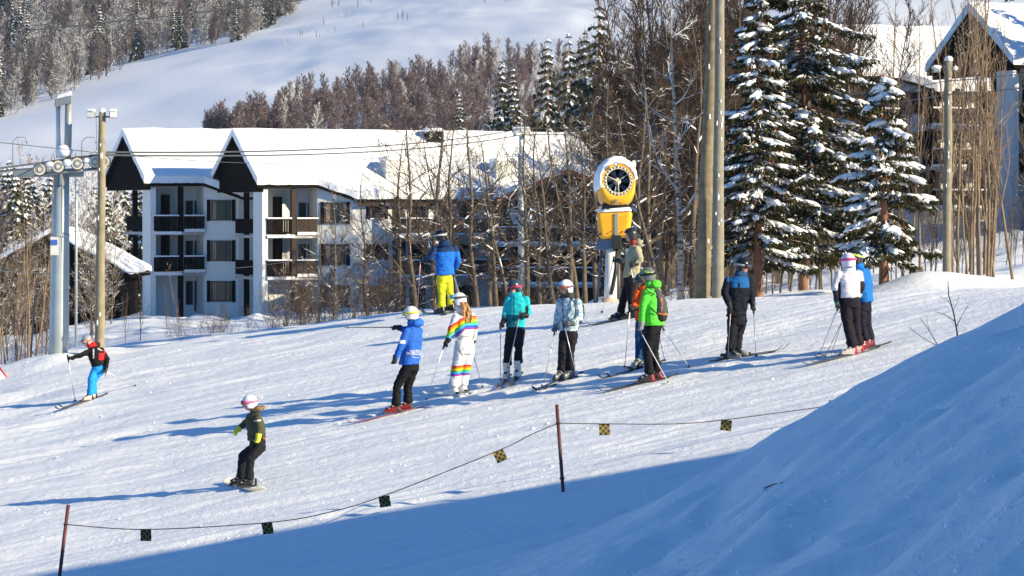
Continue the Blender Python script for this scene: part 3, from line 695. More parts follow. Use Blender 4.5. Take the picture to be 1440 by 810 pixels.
def spruce_far(name, seed, H, Rb, snow=.5, mats=None, q=1.0):
    """small-in-frame snowy conifer, one mesh: trunk, drooping sprays, snow on the sprays"""
    r = random.Random(seed); V, Fq, Mi = [], [], []
    def quad(a, b, c, d, m):
        o = len(V); V.extend([a, b, c, d]); Fq.append((o, o + 1, o + 2, o + 3)); Mi.append(m)
    for k in range(3):
        a = k * 2.1; b = a + 2.1; c = H * .022
        quad(Vector((math.cos(a) * c, math.sin(a) * c, -.5)), Vector((math.cos(b) * c, math.sin(b) * c, -.5)), Vector((0, 0, H)), Vector((0, 0, H)) + Vector((.01, 0, 0)), 2)
    nw = int(26 * q)
    for i in range(nw):
        t = .08 + .92 * i / nw; z = H * t; Rr = Rb * (1 - t) ** .85 + .15
        for j in range(9):
            th = r.uniform(0, 6.283); L = Rr * r.uniform(.6, 1.15); out = Vector((math.cos(th), math.sin(th), 0)); side = Vector((-out.y, out.x, 0))
            for g in range(3):
                s0 = .15 + g * .27; c = out * L * s0 + Vector((0, 0, z - L * .42 * s0)); w_ = L * .16 + .08
                l_ = L * .38; dn = Vector((0, 0, -l_ * r.uniform(.3, .9))); o2 = (out + side * r.uniform(-.8, .8)).normalized() * l_
                quad(c + side * w_ * .5, c - side * w_ * .5, c + o2 - side * w_ * .35 + dn, c + o2 + side * w_ * .35 + dn, 0)
                quad(c, c + o2 * .5 + Vector((0, 0, .02)), c + o2 * .6 + dn * 1.3, c + dn, 0)
                if r.random() < snow:
                    up = Vector((0, 0, .05 + .015 * H * .3)); e = r.uniform(.55, .95)
                    a_, b_, c_, d_ = c + side * w_ * .45 * e + up * .5, c - side * w_ * .45 * e + up * .5, c + o2 * e - side * w_ * .3 * e + dn * .8 * e + up, c + o2 * e + side * w_ * .3 * e + dn * .8 * e + up
                    quad(a_, b_, c_, d_, 1); quad(a_ + up, b_ + up, (b_ + c_) / 2 - side * .02, (a_ + d_) / 2 + side * .02, 1)
    return npmesh(name, np.array([tuple(v) for v in V]), np.array(Fq), mats or [M_needle, SNOW, M_pine], False, Mi)

RN = random.Random(11)
# the three big spruces at the edge of the piste
for (px, Y, H, Rb, sd, sn, lab, big, low) in (
    (1066, 67.2, 7.1, 1.3, 3, .58, 'snow laden spruce with reddish trunk just right of the two big poles', .125, .15),
    (1130, 71.5, 10.8, 2.15, 4, .52, 'tallest dark spruce with long drooping snowy branches, top beyond the frame', .13, .12),
    (1243, 63.5, 4.7, 1.15, 5, .62, 'slender cone shaped spruce with snow caps behind the pair in white and blue', .15, .16)):
    a, b, c = spruce(sd, H, Rb, .12, low, 1.05, sn, big, tap=.55 if H > 8 else .8)
    X = (px - 720) * Y / F; t = thing('spruce_tree', lab, 'tree', (X, Y, Tz(X, Y)), 0); link('trunk', a, t); link('crown', b, t); link('lying_snow', c, t)

# tall birch left of the poles
t = thing('birch_tree', 'tall pale birch trunk with snowy side branches between the snow cannon and the big poles', 'tree', G(957, 68, -.1))
tr, br = bare(78, 7.3, r0=.09, nbr=10, low=.3, spread=.9, sub=5, up=.55, wig=.025, blen=.24, lean=(0, 0), levels=3)
link('trunk', seg_mesh('birch_trunk', tr, M_birch, 8), t); link('crown', seg_mesh('birch_crown', br, M_birchtwig, 4), t)

def snowy_branches(br, p, seed, rmin=.012, lift=.9):
    """lying snow on the flatter, thicker limbs"""
    r = random.Random(seed); out = []
    for a, b, r0, r1 in br:
        d = b - a
        if r0 > rmin and d.length > .05 and abs(d.normalized().z) < .75 and r.random() < p:
            u_ = Vector((0, 0, 1)); out.append((a + u_ * r0 * lift, b + u_ * r1 * lift, r0 * .95, r1 * .95))
    return out
# bare trees behind the crest: birches and alders, trunk + crown + lying snow
prot = []
for i, (sd, H, kw) in enumerate(((101, 6.2, dict(r0=.10, nbr=15, low=.2, sub=8, spread=.6)), (102, 6.0, dict(r0=.08, nbr=14, low=.2, sub=6, spread=.8, lean=(.15, 0))),
                                 (103, 5.5, dict(r0=.09, nbr=14, low=.25, sub=6, spread=.6, lean=(-.2, 0))), (104, 6.5, dict(r0=.09, nbr=16, low=.2, sub=6, spread=.9, wig=.09)),
                                 (105, 6.0, dict(r0=.10, nbr=15, low=.3, sub=7, spread=1.1, wig=.08)))):
    tr, br = bare(sd, H, tw=.0055, **kw)
    prot.append((seg_mesh('alder_trunk', tr, M_bark, 7), seg_mesh('alder_crown', br, M_twig, 3), seg_mesh('alder_snow', snowy_branches(tr + br, .13, sd, .022) or tr[:1], SNOW, 5)))
spots = [(560, 92, 4, 1.0), (590, 84, 3, 1.0), (612, 96, 0, 1.15), (632, 82, 4, .95), (655, 105, 1, 1.2), (676, 88, 3, 1.0), (700, 98, 2, 1.1), (722, 86, 1, .85), (742, 104, 0, 1.2), (760, 90, 3, .95),
         (782, 84, 2, .9), (800, 100, 0, 1.15), (820, 88, 4, .95), (838, 96, 3, 1.1), (520, 96, 3, .8), (492, 88, 1, .62), (446, 92, 3, .55), (690, 118, 4, 1.15), (815, 112, 1, 1.3),
         (860, 90, 0, 1.2), (886, 84, 3, 1.1), (912, 92, 4, 1.3), (935, 82, 1, 1.0), (975, 88, 0, 1.3), (1040, 92, 3, 1.2), (470, 110, 0, .8), (605, 120, 1, 1.1)]
for i, (px, Y, k, s) in enumerate(spots):
    pr = prot[k]
    put2(pr, 'alder_tree', ('upright' , 'right leaning', 'left leaning', 'crooked', 'rounded')[k] + ' leafless alder ' + zone(px, [(500, 'in front of the apartment windows'), (575, 'left of the man in yellow trousers'), (650, 'behind the man in yellow trousers'), (705, 'between the man in yellow trousers and the turquoise jacket'), (765, 'beneath the hanging lift chair'), (830, 'in front of the timber house'), (895, 'beside the snow cannon'), (2000, 'between the snow cannon and the spruces')]) + (' farther back' if Y > 95 else ''), G(px, Y, -.1), s, RN.uniform(0, 6.28), 'bare alders behind the crest', extra=pr[2])
# frosted saplings half hiding the cabin
fsap = []
for i in range(3):
    tr, br = bare(540 + i, 5.0, r0=.035, nbr=20, low=.1, spread=.8, levels=3, sub=6, up=.7, blen=.32, tw=.007, wig=.05)
    fsap.append((seg_mesh('frosted_sapling_trunk', tr, M_bark, 5), seg_mesh('frosted_sapling_crown', br, M_frostn, 3)))
for i in range(20):
    px = RN.uniform(-20, 75) if i % 3 else RN.uniform(118, 168); Y = RN.uniform(88, 120)
    put2(RN.choice(fsap), 'sapling', 'frost dusted sapling ' + ('before the left half of the dark cabin' if px < 100 else 'before the right corner of the dark cabin'), G(px, Y, -.1), RN.uniform(.55, 1.05), RN.uniform(0, 6.28), 'frosted saplings around the cabin')
# undergrowth thickets there (individual bushes)
bush = [bare_single('bush', 300 + i, 2.2, M_twig, M_twig, r0=.02, nbr=22, low=.02, spread=1.0, levels=3, sub=5, up=.8, blen=.7, tw=.0045) for i in range(3)]
for i in range(70):
    px = RN.uniform(380, 1050) if i < 52 else RN.uniform(400, 560); Y = RN.uniform(68, 100)
    put(RN.choice(bush), 'bare_shrub', 'low leafless shrub with thin brown twigs ' + zone(px, [(470, 'in front of the apartment block'), (580, 'left of the man in yellow trousers'), (700, 'around the feet of the alders'), (850, 'left of the snow cannon'), (3000, 'right of the snow cannon')]), 'shrub', G(px, Y, -.1), RN.uniform(.35, .8), RN.uniform(0, 6.28), 'leafless shrubs behind the crest')

# dense brown wood behind the cannon and the poles
wood = [bare_single('wood_tree', 400 + i, 13, M_bark, M_rtwig, r0=.14, nbr=30, low=.18, spread=.75, levels=3, sub=8, up=.75, blen=.30, tw=.013) for i in range(4)]
for i in range(200):
    px = RN.uniform(825, 1240) if i < 105 else RN.uniform(815, 1020); Y = RN.uniform(115, 230)
    if px < 905 and Y < 185: Y = RN.uniform(190, 240)
    s = RN.uniform(.8, 1.15) * (1 if px > 880 else .8)
    put(RN.choice(wood), 'bare_tree', 'tall leafless reddish brown tree ' + zone(px, [(870, 'above and left of the snow cannon'), (940, 'just right of the snow cannon head'), (1000, 'just left of the two big poles'), (1060, 'behind the two big poles'), (1130, 'behind the tallest spruce'), (3000, 'between the spruces and the upper houses')]), 'tree', G(px, Y, -.3), s, RN.uniform(0, 6.28), 'brown deciduous wood in the middle distance')
for i in range(42):
    px = RN.uniform(720, 1480); Y = RN.uniform(245, 330)
    if px < 820: Y = RN.uniform(270, 340)
    put(RN.choice(wood), 'bare_tree', 'leafless brown tree standing behind the upper apartment roofs', 'tree', G(px, Y, -.3), RN.uniform(.8, 1.2), RN.uniform(0, 6.28), 'brown trees behind the upper roofs')
# unseen spruces added beyond the right edge to shade the upper houses
shp = [spruce_far('added_shade_spruce', 950 + i, 14, 3.0, .5) for i in range(2)]
for i in range(20):
    X_ = RN.uniform(32.5, 47); Y = RN.uniform(146, 169); px = 720 + F * X_ / Y
    put(RN.choice(shp), 'spruce_tree', 'tall unseen spruce added beyond the right edge of the photo, shading the upper apartment blocks', 'tree', G(px, Y, -.3), RN.uniform(1.0, 1.35), RN.uniform(0, 6), 'added shade spruces beyond the right edge')
# saplings at the right
sap = []
for i in range(4):
    tr, br = bare(500 + i, 8.0, r0=.05, nbr=13, low=.3, spread=.45, levels=3, sub=4, up=1.1, blen=.24, tw=.006, wig=.035)
    sap.append((seg_mesh('sapling_trunk', tr, M_tan, 5), seg_mesh('sapling_crown', br, M_tan, 3)))
sapd = []
for i in range(3):
    tr, br = bare(520 + i, 6.0, r0=.045, nbr=16, low=.2, spread=.5, levels=3, sub=5, up=1.0, blen=.28, tw=.006, wig=.05)
    sapd.append((seg_mesh('dark_sapling_trunk', tr, M_bark, 5), seg_mesh('dark_sapling_crown', br, M_twig, 3)))
for i in range(22):
    px = (1345 + RN.gauss(40, 40)) if i < 18 else RN.uniform(1180, 1345); Y = RN.uniform(66, 90)
    put2(RN.choice(sap), 'sapling', 'slim tan sapling ' + zone(px, [(1330, 'left of the slim lamp pole'), (1390, 'just right of the slim lamp pole'), (3000, 'in front of the corner house')]), G(px, Y, -.1), RN.uniform(.75, 1.15), RN.uniform(0, 6.28), 'tall thin saplings at the right edge', tilt=(RN.uniform(-.05, .05), RN.uniform(-.1, .1)))
for i in range(95):
    px = RN.uniform(990, 1460); Y = RN.uniform(72, 135)
    put2(RN.choice(sapd), 'sapling', 'short dark leafless sapling in the snowy undergrowth ' + zone(px, [(1110, 'between the big poles and the spruces'), (1230, 'behind the pair in white and blue'), (1330, 'between the slender spruce and the lamp pole'), (3000, 'below the corner house')]), G(px, Y, -.1), RN.uniform(.35, .8), RN.uniform(0, 6.28), 'dark saplings in the undergrowth on the right')
# left edge saplings
for i in range(17):
    px = RN.choice([RN.uniform(-15, 75), RN.uniform(0, 50), RN.uniform(150, 262)]); Y = RN.uniform(70, 84) if px < 100 else RN.uniform(72, 100)
    s = RN.uniform(.45, .72) if px < 100 else RN.uniform(.25, .42)
    put2(RN.choice(sap + sapd), 'sapling', 'thin leafless sapling ' + ('on the slope left of the lift tower' if px < 100 else 'on the snow bank right of the timber pole'), G(px, Y, -.1), s, RN.uniform(0, 6.28), 'saplings around the lift tower', tilt=(RN.uniform(-.1, .1), RN.uniform(-.2, .2)))
for i in range(26):
    px = RN.choice([RN.uniform(-15, 90), RN.uniform(195, 450)]); Y = RN.uniform(69, 90)
    put(RN.choice(bush), 'bare_shrub', 'scrubby leafless shrub poking from the snow bank left of the skiers', 'shrub', G(px, Y, -.05), RN.uniform(.14, .42), RN.uniform(0, 6.28), 'scrub on the left snow bank')

# snowy conifers left of the apartment block
mid = [spruce_far('conifer', 600 + i, 10, 2.3, .62) for i in range(3)]
frost = [bare_single('frosted_tree', 620 + i, 9, M_frost, M_frost, r0=.10, nbr=26, low=.1, spread=.9, levels=3, sub=7, up=.5, blen=.34, tw=.02) for i in range(3)]
brn = [bare_single('brown_tree', 640 + i, 9, M_bark, M_htwig, r0=.09, nbr=26, low=.15, spread=.55, levels=3, sub=7, up=.85, blen=.28, tw=.016) for i in range(3)]
for i in range(46):
    px = RN.uniform(-20, 215); Y = RN.uniform(212, 300)
    top = RN.uniform(215, 275); H = (G(px, Y).z - (HY - top) * Y / F) * -1
    k = RN.random()
    me = RN.choice(mid) if k < .5 else RN.choice(frost) if k < .8 else RN.choice(brn)
    lab = 'snow covered conifer in the wood left of the apartment block' if k < .5 else 'frosted leafless tree in the wood left of the apartment block' if k < .8 else 'bare brown tree in the wood left of the apartment block'
    put(me, 'conifer' if k < .5 else 'frosted_tree' if k < .8 else 'bare_tree', lab, 'tree', G(px, Y, -.2), max(.4, H / (10 if k < .5 else 9)), RN.uniform(0, 6.28), 'trees left of the apartment block')

# birch stand on the hill behind the roofs
hb = [bare_single('hill_birch', 700 + i, 9, M_htwig, M_htwig, r0=.13, nbr=36, low=.3, spread=.75, levels=3, sub=8, up=.7, blen=.27, tw=.026) for i in range(4)]
fb = [bare_single('frosted_birch', 720 + i, 9, M_frost, M_frost, r0=.10, nbr=26, low=.2, spread=.6, levels=3, sub=6, up=.7, blen=.27, tw=.025) for i in range(2)]
cnt = 0
def groundY(px, py, y0=420, y1=1100):
    """depth where the hill shows at a photo pixel"""
    k = (px - 720) / F
    ys_ = np.linspace(y0, y1, 120); zz = T(k * ys_, ys_); pp = HY - F * zz / ys_
    j = int(np.argmin(np.abs(pp - py))); return float(ys_[j])
def toprow(px): return np.interp(px, [280, 300, 340, 400, 450, 500, 560, 620, 700, 760, 820], [196, 170, 135, 108, 92, 84, 72, 68, 38, 55, 40])
for i in range(330):
    px = 288 + 560 * RN.random() ** .85; topy = toprow(px)
    # base row: somewhere between the upper limit (top + tree height) and the roofs
    hpx = RN.uniform(60, 88); by = topy + hpx + (230 - topy - hpx) * RN.random() ** 1.1 if topy + hpx < 225 else 225
    Y = groundY(px, by, 380, 800)
    k = RN.random(); fr_ = (px > 600 and k < .35) or k < .05
    H = hpx * Y / F * .95
    put(RN.choice(fb if fr_ else hb), 'birch_tree', 'frost covered birch among the stand on the far slope' if fr_ else 'slender reddish birch of the far stand ' + zone(px, [(350, 'at its left tip'), (430, 'above the second black gable'), (520, 'above the long snowy roof'), (620, 'above the roof chimney'), (3000, 'near the dark spruces')]), 'tree', G(px, Y, -.3), H / 9, RN.uniform(0, 6.28), 'frosted birches on the far slope' if fr_ else 'reddish birches on the far slope')
# spruces within the stand
for j, (px, Y, H, top, lab) in enumerate(((706, 300, 9, 78, 'dark snow dusted spruce in the middle of the birch stand'), (722, 290, 8, 92, 'snowy spruce just right of another in the birch stand'), (646, 320, 6, 130, 'small dark spruce at the foot of the birch stand'),
        (770, 270, 11, 48, 'large snow spotted spruce at the right of the birch stand'), (800, 255, 12, 40, 'dark spruce beside the brown wood'), (842, 235, 15, -15, 'tallest snowy spruce at the top centre of the photo'), (822, 240, 12, 35, 'dark spruce left of the tallest one at top centre'), (480, 215, 3, 176, 'tiny snowy spruce top behind the apartment ridge'),
        (1025, 150, 9, -10, 'snowy spruce top behind the two big poles'), (1420, 240, 9, -20, 'dark spruce above the upper right gable'))):
    X = (px - 720) * Y / F; z0 = Tg(X, Y); zt = (HY - top) * Y / F
    put(spruce_far('spruce', 800 + j, zt - z0 + .3, max(1.2, (zt - z0) * .2), .45, q=1.25), 'spruce_tree', lab, 'tree', (X, Y, z0 - .3), 1, 0)
# forest on the left part of the hill
brnf = [bare_single('hill_tree', 660 + i, 9, M_bark, M_fartwig, r0=.10, nbr=34, low=.06, spread=.7, levels=3, sub=7, up=.85, blen=.30, tw=.032) for i in range(3)]
frf = [bare_single('hill_frosted_tree', 670 + i, 9, M_frost, M_frost2, r0=.10, nbr=34, low=.05, spread=.9, levels=3, sub=7, up=.6, blen=.33, tw=.034) for i in range(3)]
fs = [spruce_far('forest_spruce', 900 + i, 10, 2.2, .5, q=.7) for i in range(2)]
def edge(px): return np.interp(px, [-30, 0, 60, 110, 150, 200, 240, 330, 400, 430], [178, 168, 148, 128, 108, 84, 72, 62, 26, 8])
ct = {0: 0, 1: 0, 2: 0}
farm = []
for i in range(1000):
    px = RN.uniform(-30, 415); e = edge(px); by = e - RN.random() ** 1.25 * (e + 85) * (1 if px < 330 else .6)
    if by < -95: continue
    Y = groundY(px, by, 420, 1500); k = RN.random(); H = RN.uniform(50, 88) * Y / F * (1 if px < 250 else .7)
    nz = float(fbm(px / 90, by / 60, 2, 77))
    kk = 2 if (k < .14 + .3 * nz) else 1 if k < .52 + .5 * nz else 0
    if by < e - 62 - 14 * (i % 2) or ct[kk] >= (95, 150, 80)[kk]: farm.append((px, Y, H / 9.5, RN.uniform(0, 6.28), kk)); continue
    me = (RN.choice(brnf), RN.choice(frf), RN.choice(fs))[kk]; ct[kk] += 1
    put(me, ('bare_tree', 'frosted_tree', 'spruce_tree')[kk], ('brown leafless tree in the forest on the upper left hillside', 'frost covered tree in the forest on the upper left hillside', 'dark snowy spruce in the forest on the upper left hillside')[kk], 'tree', G(px, Y, -.4), H / 9.5, RN.uniform(0, 6.28), ('brown trees of the hillside forest', 'frosted trees of the hillside forest', 'spruces of the hillside forest')[kk])
lowp = []
for i in range(6):
    tr, br = bare(980 + i, 9, r0=.10, nbr=18, low=.08, spread=.8, levels=3, sub=5, up=.8, blen=.32, tw=.05)
    S_ = tr + br; lowp.append(seg_mesh('low', S_, [M_fartwig], 3))
def marr(me):
    c = np.empty(len(me.vertices) * 3, np.float32); me.vertices.foreach_get('co', c); f = np.empty(len(me.loops), np.int32); me.loops.foreach_get('vertex_index', f); return c.reshape(-1, 3), f.reshape(-1, 4)
LA = [marr(m_) for m_ in lowp]; FS = [marr(fs[0])]; fsm = np.empty(len(fs[0].polygons), np.int32); fs[0].polygons.foreach_get('material_index', fsm)
CO, FC, MI, off = [], [], [], 0
for k_, (px, Y, s, rz, kk) in enumerate(farm[:560]):
    c, f = FS[0] if kk == 2 else LA[k_ % 6]; g = G(px, Y, -.4); ca, sa = math.cos(rz) * s, math.sin(rz) * s
    CO.append(np.stack([c[:, 0] * ca - c[:, 1] * sa + g.x, c[:, 0] * sa + c[:, 1] * ca + g.y, c[:, 2] * s + g.z], 1)); FC.append(f + off); off += len(c)
    MI.append(fsm + 2 if kk == 2 else np.full(len(f), kk))
o = link('hillside_forest', npmesh('hillside_forest', np.concatenate(CO), np.concatenate(FC), [M_fartwig, M_frost2, M_needle, SNOW, M_pine], False, np.concatenate(MI)))
tag(o, 'dense far off wood of brown and frosted trees at the top left', 'forest', kind='stuff')
for i in range(26):       # bushes along the ditch lines on the open slope
    t_ = RN.random(); a = RN.random() < .5
    px, py = (400 + 130 * t_, 62 - 62 * t_) if a else (440 + 280 * t_, 52 - 52 * t_)
    Y = groundY(px, py + RN.uniform(-2, 2), 420, 1500)
    put(RN.choice(brn + frost), 'bare_shrub', 'small bush on the ditch line crossing the open far slope', 'shrub', G(px, Y, -.2), RN.uniform(.12, .35), RN.uniform(0, 6.28), 'bushes on the open far slope')
for px, py, s in ((368, 26, .55), (375, 32, .45), (468, 12, .5), (476, 10, .35)):
    put(brn[0], 'bare_tree', 'small lone tree high on the open slope', 'tree', G(px, groundY(px, py, 420, 1500), -.2), s, px, 'lone trees high on the open slope')

# ------------------------------------------------------------ thin winter haze over the valley
mb = MB(); mb.box(-1750, 1750, -260, 2560, -330, 900)
hz = mb.build('haze', []) if False else link('haze', mb.mesh('haze', bpy.data.materials.new('haze')))
hm = hz.data.materials[0]; hm.use_nodes = True; n = hm.node_tree.nodes; l = hm.node_tree.links; n.remove(n['Principled BSDF'])
pv = n.new('ShaderNodeVolumePrincipled'); pv.inputs['Color'].default_value = (.60, .78, 1, 1); pv.inputs['Density'].default_value = HAZE; pv.inputs['Anisotropy'].default_value = .2
l.new(pv.outputs[0], n['Material Output'].inputs['Volume']); tag(hz, kind='stuff')
# ------------------------------------------------------------ lift, poles, cables
M_galv = mat('galvanised_steel', (.42, .46, .46), .45, .15, 12, .12, 1.5, metal=.35)
M_steel = mat('grey_painted_steel', (.30, .32, .32), .5, .1, metal=.3)
M_pale = mat('pale_painted_steel', (.72, .70, .66), .5, .1)
M_rubber = mat('black_rubber', (.02, .02, .022), .7)
M_timber = bark_mat('weathered_timber_pole', (.27, .23, .155), .9, thr=.95, var=.2)
M_timber3 = bark_mat('brown_timber_pole', (.20, .165, .11), .9, thr=.95, var=.3)
M_timber2 = bark_mat('grey_timber_pole', (.24, .22, .175), .9, thr=.95, var=.18)
M_wire = mat('steel_cable', (.12, .12, .12), .5, metal=.5)
M_blue = mat('blue_sign', (.05, .14, .45), .5)
M_cream = mat('cream_wheel', (.66, .62, .50), .6)
Yt = 67.0
base = P(82, 515, Yt)
t = thing('lift_tower', 'big round grey steel chairlift tower with snow capped wheels at the left', 'lift tower', (base.x, base.y, base.z - .3), 0)
def L(px, py, dy=0): v = P(px, py, Yt + dy); return v - t.location
mb = MB(); mb.tube([L(80, 530), L(83, 470), L(85, 330), L(87, 241)], [.232, .225, .20, .175], 28); mb.build('pole', M_galv, t)
mb = MB(); mb.tube([L(85, 333), L(85, 329)], .215, 28); mb.build('flange', M_galv, t)
mb = MB(); mb.box(-.11, .07, -.235, -.215, -.42, 0, Matrix.Translation(L(80, 333))); mb.build('notice_plate', M_pale, t)
mb = MB(); mb.box(-.11, .05, -.25, -.236, -.12, 0, Matrix.Translation(L(80, 337))); mb.build('blue_notice', M_blue, t)
# cross arm runs away-left, sheave train in front
mb = MB(); mb.hexa([L(18, 249, .1), L(118, 249, -.15), L(118, 249, .35), L(18, 249, .6), L(18, 240, .1), L(118, 236, -.15), L(118, 236, .35), L(18, 240, .6)]); bevel(mb.build('cross_arm', M_steel, t), .03)
mb = MB(); mb.hexa([L(20, 239.5, .1), L(72, 237, -.1), L(72, 237, .35), L(20, 239.5, .6), L(22, 234, .1), L(70, 226, -.1), L(70, 226, .35), L(22, 234, .6)]); bevel(mb.build('arm_snow', SNOW, t), .06, 3)
wl = [(56, 238), (82, 234), (109, 230), (134, 227.5), (146, 227)]
mb = MB(); mb.tube([L(52, 246, -.35), L(150, 236, -.35)], .035, 8); mb.box(-.03, .03, 0, .3, -.3, .05, Matrix.Translation(L(86, 242, -.35))); mb.build('sheave_beam', M_steel, t)
for i, (x, y) in enumerate(wl):
    c = L(x, y, -.42 + (.08 if i == 4 else 0)); mb = MB(); mb.tube([c + Vector((0, -.03, 0)), c + Vector((0, .03, 0))], .155, 26)
    wh = mb.build('sheave_wheel', M_rubber, t)
    mb = MB(); mb.tube([c + Vector((0, -.037, 0)), c + Vector((0, .037, 0))], .135, 24); d_ = mb.build('wheel_disc', M_cream, wh)
    mb = MB(); mb.tube([c + Vector((0, -.044, 0)), c + Vector((0, .044, 0))], .095, 20); mb.build('wheel_ring', M_steel, wh)
    mb = MB(); mb.tube([c + Vector((0, -.055, 0)), c + Vector((0, .055, 0))], .045, 14); mb.build('hub', M_cream, wh)
for (x, y, s) in ((70, 231, .10), (95, 229, .12), (122, 226, .09)):
    mb = MB(); mb.ell(L(x, y, -.38), (s * 1.2, .12, s * .8), 10, 7, jit=.1, seed=x); mb.build('arm_snow', SNOW, t)
mb = MB(); mb.tube([L(82, 222, .1), L(82, 148, .1)], .055, 10); mb.build('frame_post', M_pale, t)
mb = MB(); mb.tube([L(95, 222, -.1), L(97, 140, -.1)], .085, 10); mb.build('frame_post', M_steel, t)
mb = MB(); mb.hexa([L(77, 151, -.2), L(101, 145, -.25), L(101, 145, .05), L(77, 151, .3), L(77, 140, -.2), L(101, 134, -.25), L(101, 134, .05), L(77, 140, .3)]); bevel(mb.build('frame_head', M_steel, t), .02)
mb = MB(); mb.hexa([L(77, 140, -.2), L(102, 134, -.25), L(102, 134, .05), L(77, 140, .3), L(79, 134, -.15), L(100, 127, -.2), L(100, 127, .02), L(79, 134, .25)]); bevel(mb.build('head_snow', SNOW, t), .05, 3)
mb = MB(); mb.ell(L(90, 213, -.1), (.2, .2, .16), 12, 8, jit=.07); mb.build('head_snow', SNOW, t)
for xo in (115, 18):
    mb = MB(); mb.tube([L(xo, 236, .2), L(xo, 200, .2), L(xo + 6, 193, .2), L(xo + 18, 193, .2), L(xo + 20, 202, .2)], .012, 6); mb.build('cable_catcher', M_steel, t)

def cable(name, label, pts, r, m=M_wire, n=40, group=None):
    """pts: list of world points; slight sag between"""
    mb = MB(); out = []
    for i in range(len(pts) - 1):
        a, b = Vector(pts[i][:3]), Vector(pts[i + 1][:3]); sag = pts[i + 1][3] if len(pts[i + 1]) > 3 else 0
        k = n
        for j in range(k + (i == len(pts) - 2)):
            s = j / k; p = a.lerp(b, s); p.z -= sag * 4 * s * (1 - s); out.append(p)
    mb.tube(out, r, 6, caps=False); o = mb.build(name, m); return tag(o, label, 'cable', group)
def PP(px, py, Y, sag=0): v = P(px, py, Y); return (v.x, v.y, v.z, sag)
cable('haul_cable', 'thick lift cable running over the tower wheels to the small tower behind the trees', [PP(-260, 268, 48), PP(56, 229.5, Yt - .42), PP(109, 221, Yt - .42), PP(146, 218, Yt - .38), PP(733, 189.5, 150, .35), PP(1100, 158, 330, .6)], .024)
cable('haul_cable', 'upper lift cable just above the other one, returning over the apartment roofs', [PP(-260, 262, 47), PP(60, 236, Yt + 1.2), PP(150, 214, Yt + 1.8), PP(733, 181, 153, .35), PP(1100, 146, 335, .6)], .024)
cable('thin_wire', 'thin wire crossing in front of the apartment roofs', [PP(-100, 190, 60), PP(150, 216, 68, 0), PP(560, 218, 130, .3), PP(900, 212, 220, .2)], .010)
cable('thin_wire', 'thin wire crossing low in front of the apartment balconies', [PP(-100, 372, 60), PP(180, 383, 80, .1), PP(560, 322, 160, .6), PP(720, 306, 190, 0)], .010)
cable('power_line', 'thick dark wire rising across the forest in the upper left corner', [PP(-60, 52, 80), PP(440, -2, 80, .05)], .018)
cable('power_line', 'faint thin wire above the thick one in the upper left corner', [PP(-60, 49, 130), PP(290, -1, 130, .1)], .014)
cable('power_line', 'upper one of two dark wires leaving the right timber pole', [PP(1180, 134, 90), PP(1331, 114, 74.7, .05), PP(1560, 86, 60, .05)], .013)
cable('power_line', 'lower one of two dark wires leaving the right timber pole', [PP(1180, 150, 90), PP(1331, 133, 74.7, .05), PP(1560, 107, 60, .05)], .013)

# far lift tower and its chair
t = thing('lift_tower', 'small pale lift tower with a short crossarm seen above the thicket', 'lift tower', P(733, 440, 152), 0)
Yt = 152
def L(px, py, dy=0): return P(px, py, Yt + dy) - t.location
mb = MB(); mb.tube([L(733, 460), L(733, 215)], .17, 12); mb.build('pole', M_galv, t)
mb = MB(); mb.tube([L(733, 215), L(733, 190)], .12, 10); mb.build('pole_top', M_pale, t)
mb = MB(); mb.hexa([L(719, 187, -.2), L(747, 187, -.2), L(747, 187, .2), L(719, 187, .2), L(721, 181, -.2), L(745, 181, -.2), L(745, 181, .2), L(721, 181, .2)]); bevel(mb.build('cross_arm', M_pale, t), .05)
mb = MB(); mb.hexa([L(719, 181, -.25), L(747, 181, -.25), L(747, 181, .25), L(719, 181, .25), L(723, 178, -.2), L(743, 178, -.2), L(743, 178, .2), L(723, 178, .2)]); bevel(mb.build('arm_snow', SNOW, t), .05)
for x in (724, 742):
    mb = MB(); mb.tube([L(x, 189.5, -.3), L(x, 189.5, -.1)], .1, 12); mb.build('sheave_wheel', M_cream, t)
mb = MB(); a = [L(733, 178)]; mb.tube([L(733, 178), L(733, 172)], .03, 6)
mb.tube([L(733, 171) + Vector((.07 * math.cos(k), 0, .07 * math.sin(k))) for k in [i * .7 for i in range(10)]], .02, 5); mb.build('top_eye', M_pale, t)
t = thing('chairlift_chair', 'empty grey chairlift chair hanging in front of the timber house', 'lift chair', P(737, 190, 149), 0)
Yt = 149
M_seat = mat('grey_blue_seat', (.28, .33, .38), .5)
mb = MB(); mb.tube([L(737, 189), L(736, 215), L(737, 246)], .035, 8); mb.build('hanger', M_steel, t)
mb = MB(); mb.box(-.22, .22, -.12, .12, -.2, .14, Matrix.Translation(L(738, 250))); bevel(mb.build('grip_housing', M_steel, t), .03)
mb = MB(); mb.tube([L(741, 254, -.3), L(728, 292, -.3)], .035, 8); mb.tube([L(735, 254, .3), L(717, 278, .3), L(714, 298, .3)], .035, 8); mb.tube([L(741, 254, -.3), L(717, 256, .3)], .025, 6); mb.build('hanger_frame', M_pale, t)
mb = MB(); mb.hexa([L(717, 299, .3), L(750, 318, -.5), L(757, 316, 0), L(722, 299, .8), L(717, 297, .3), L(750, 315, -.5), L(757, 313, 0), L(722, 297, .8)])
mb2 = MB(); mb2.hexa([L(714, 294, .4), L(722, 315, .4), L(752, 316, -.4), L(742, 296, -.4), L(714, 294, .5), L(722, 315, .5), L(752, 316, -.3), L(742, 296, -.3)]); bevel(mb2.build('backrest', M_seat, t), .02)
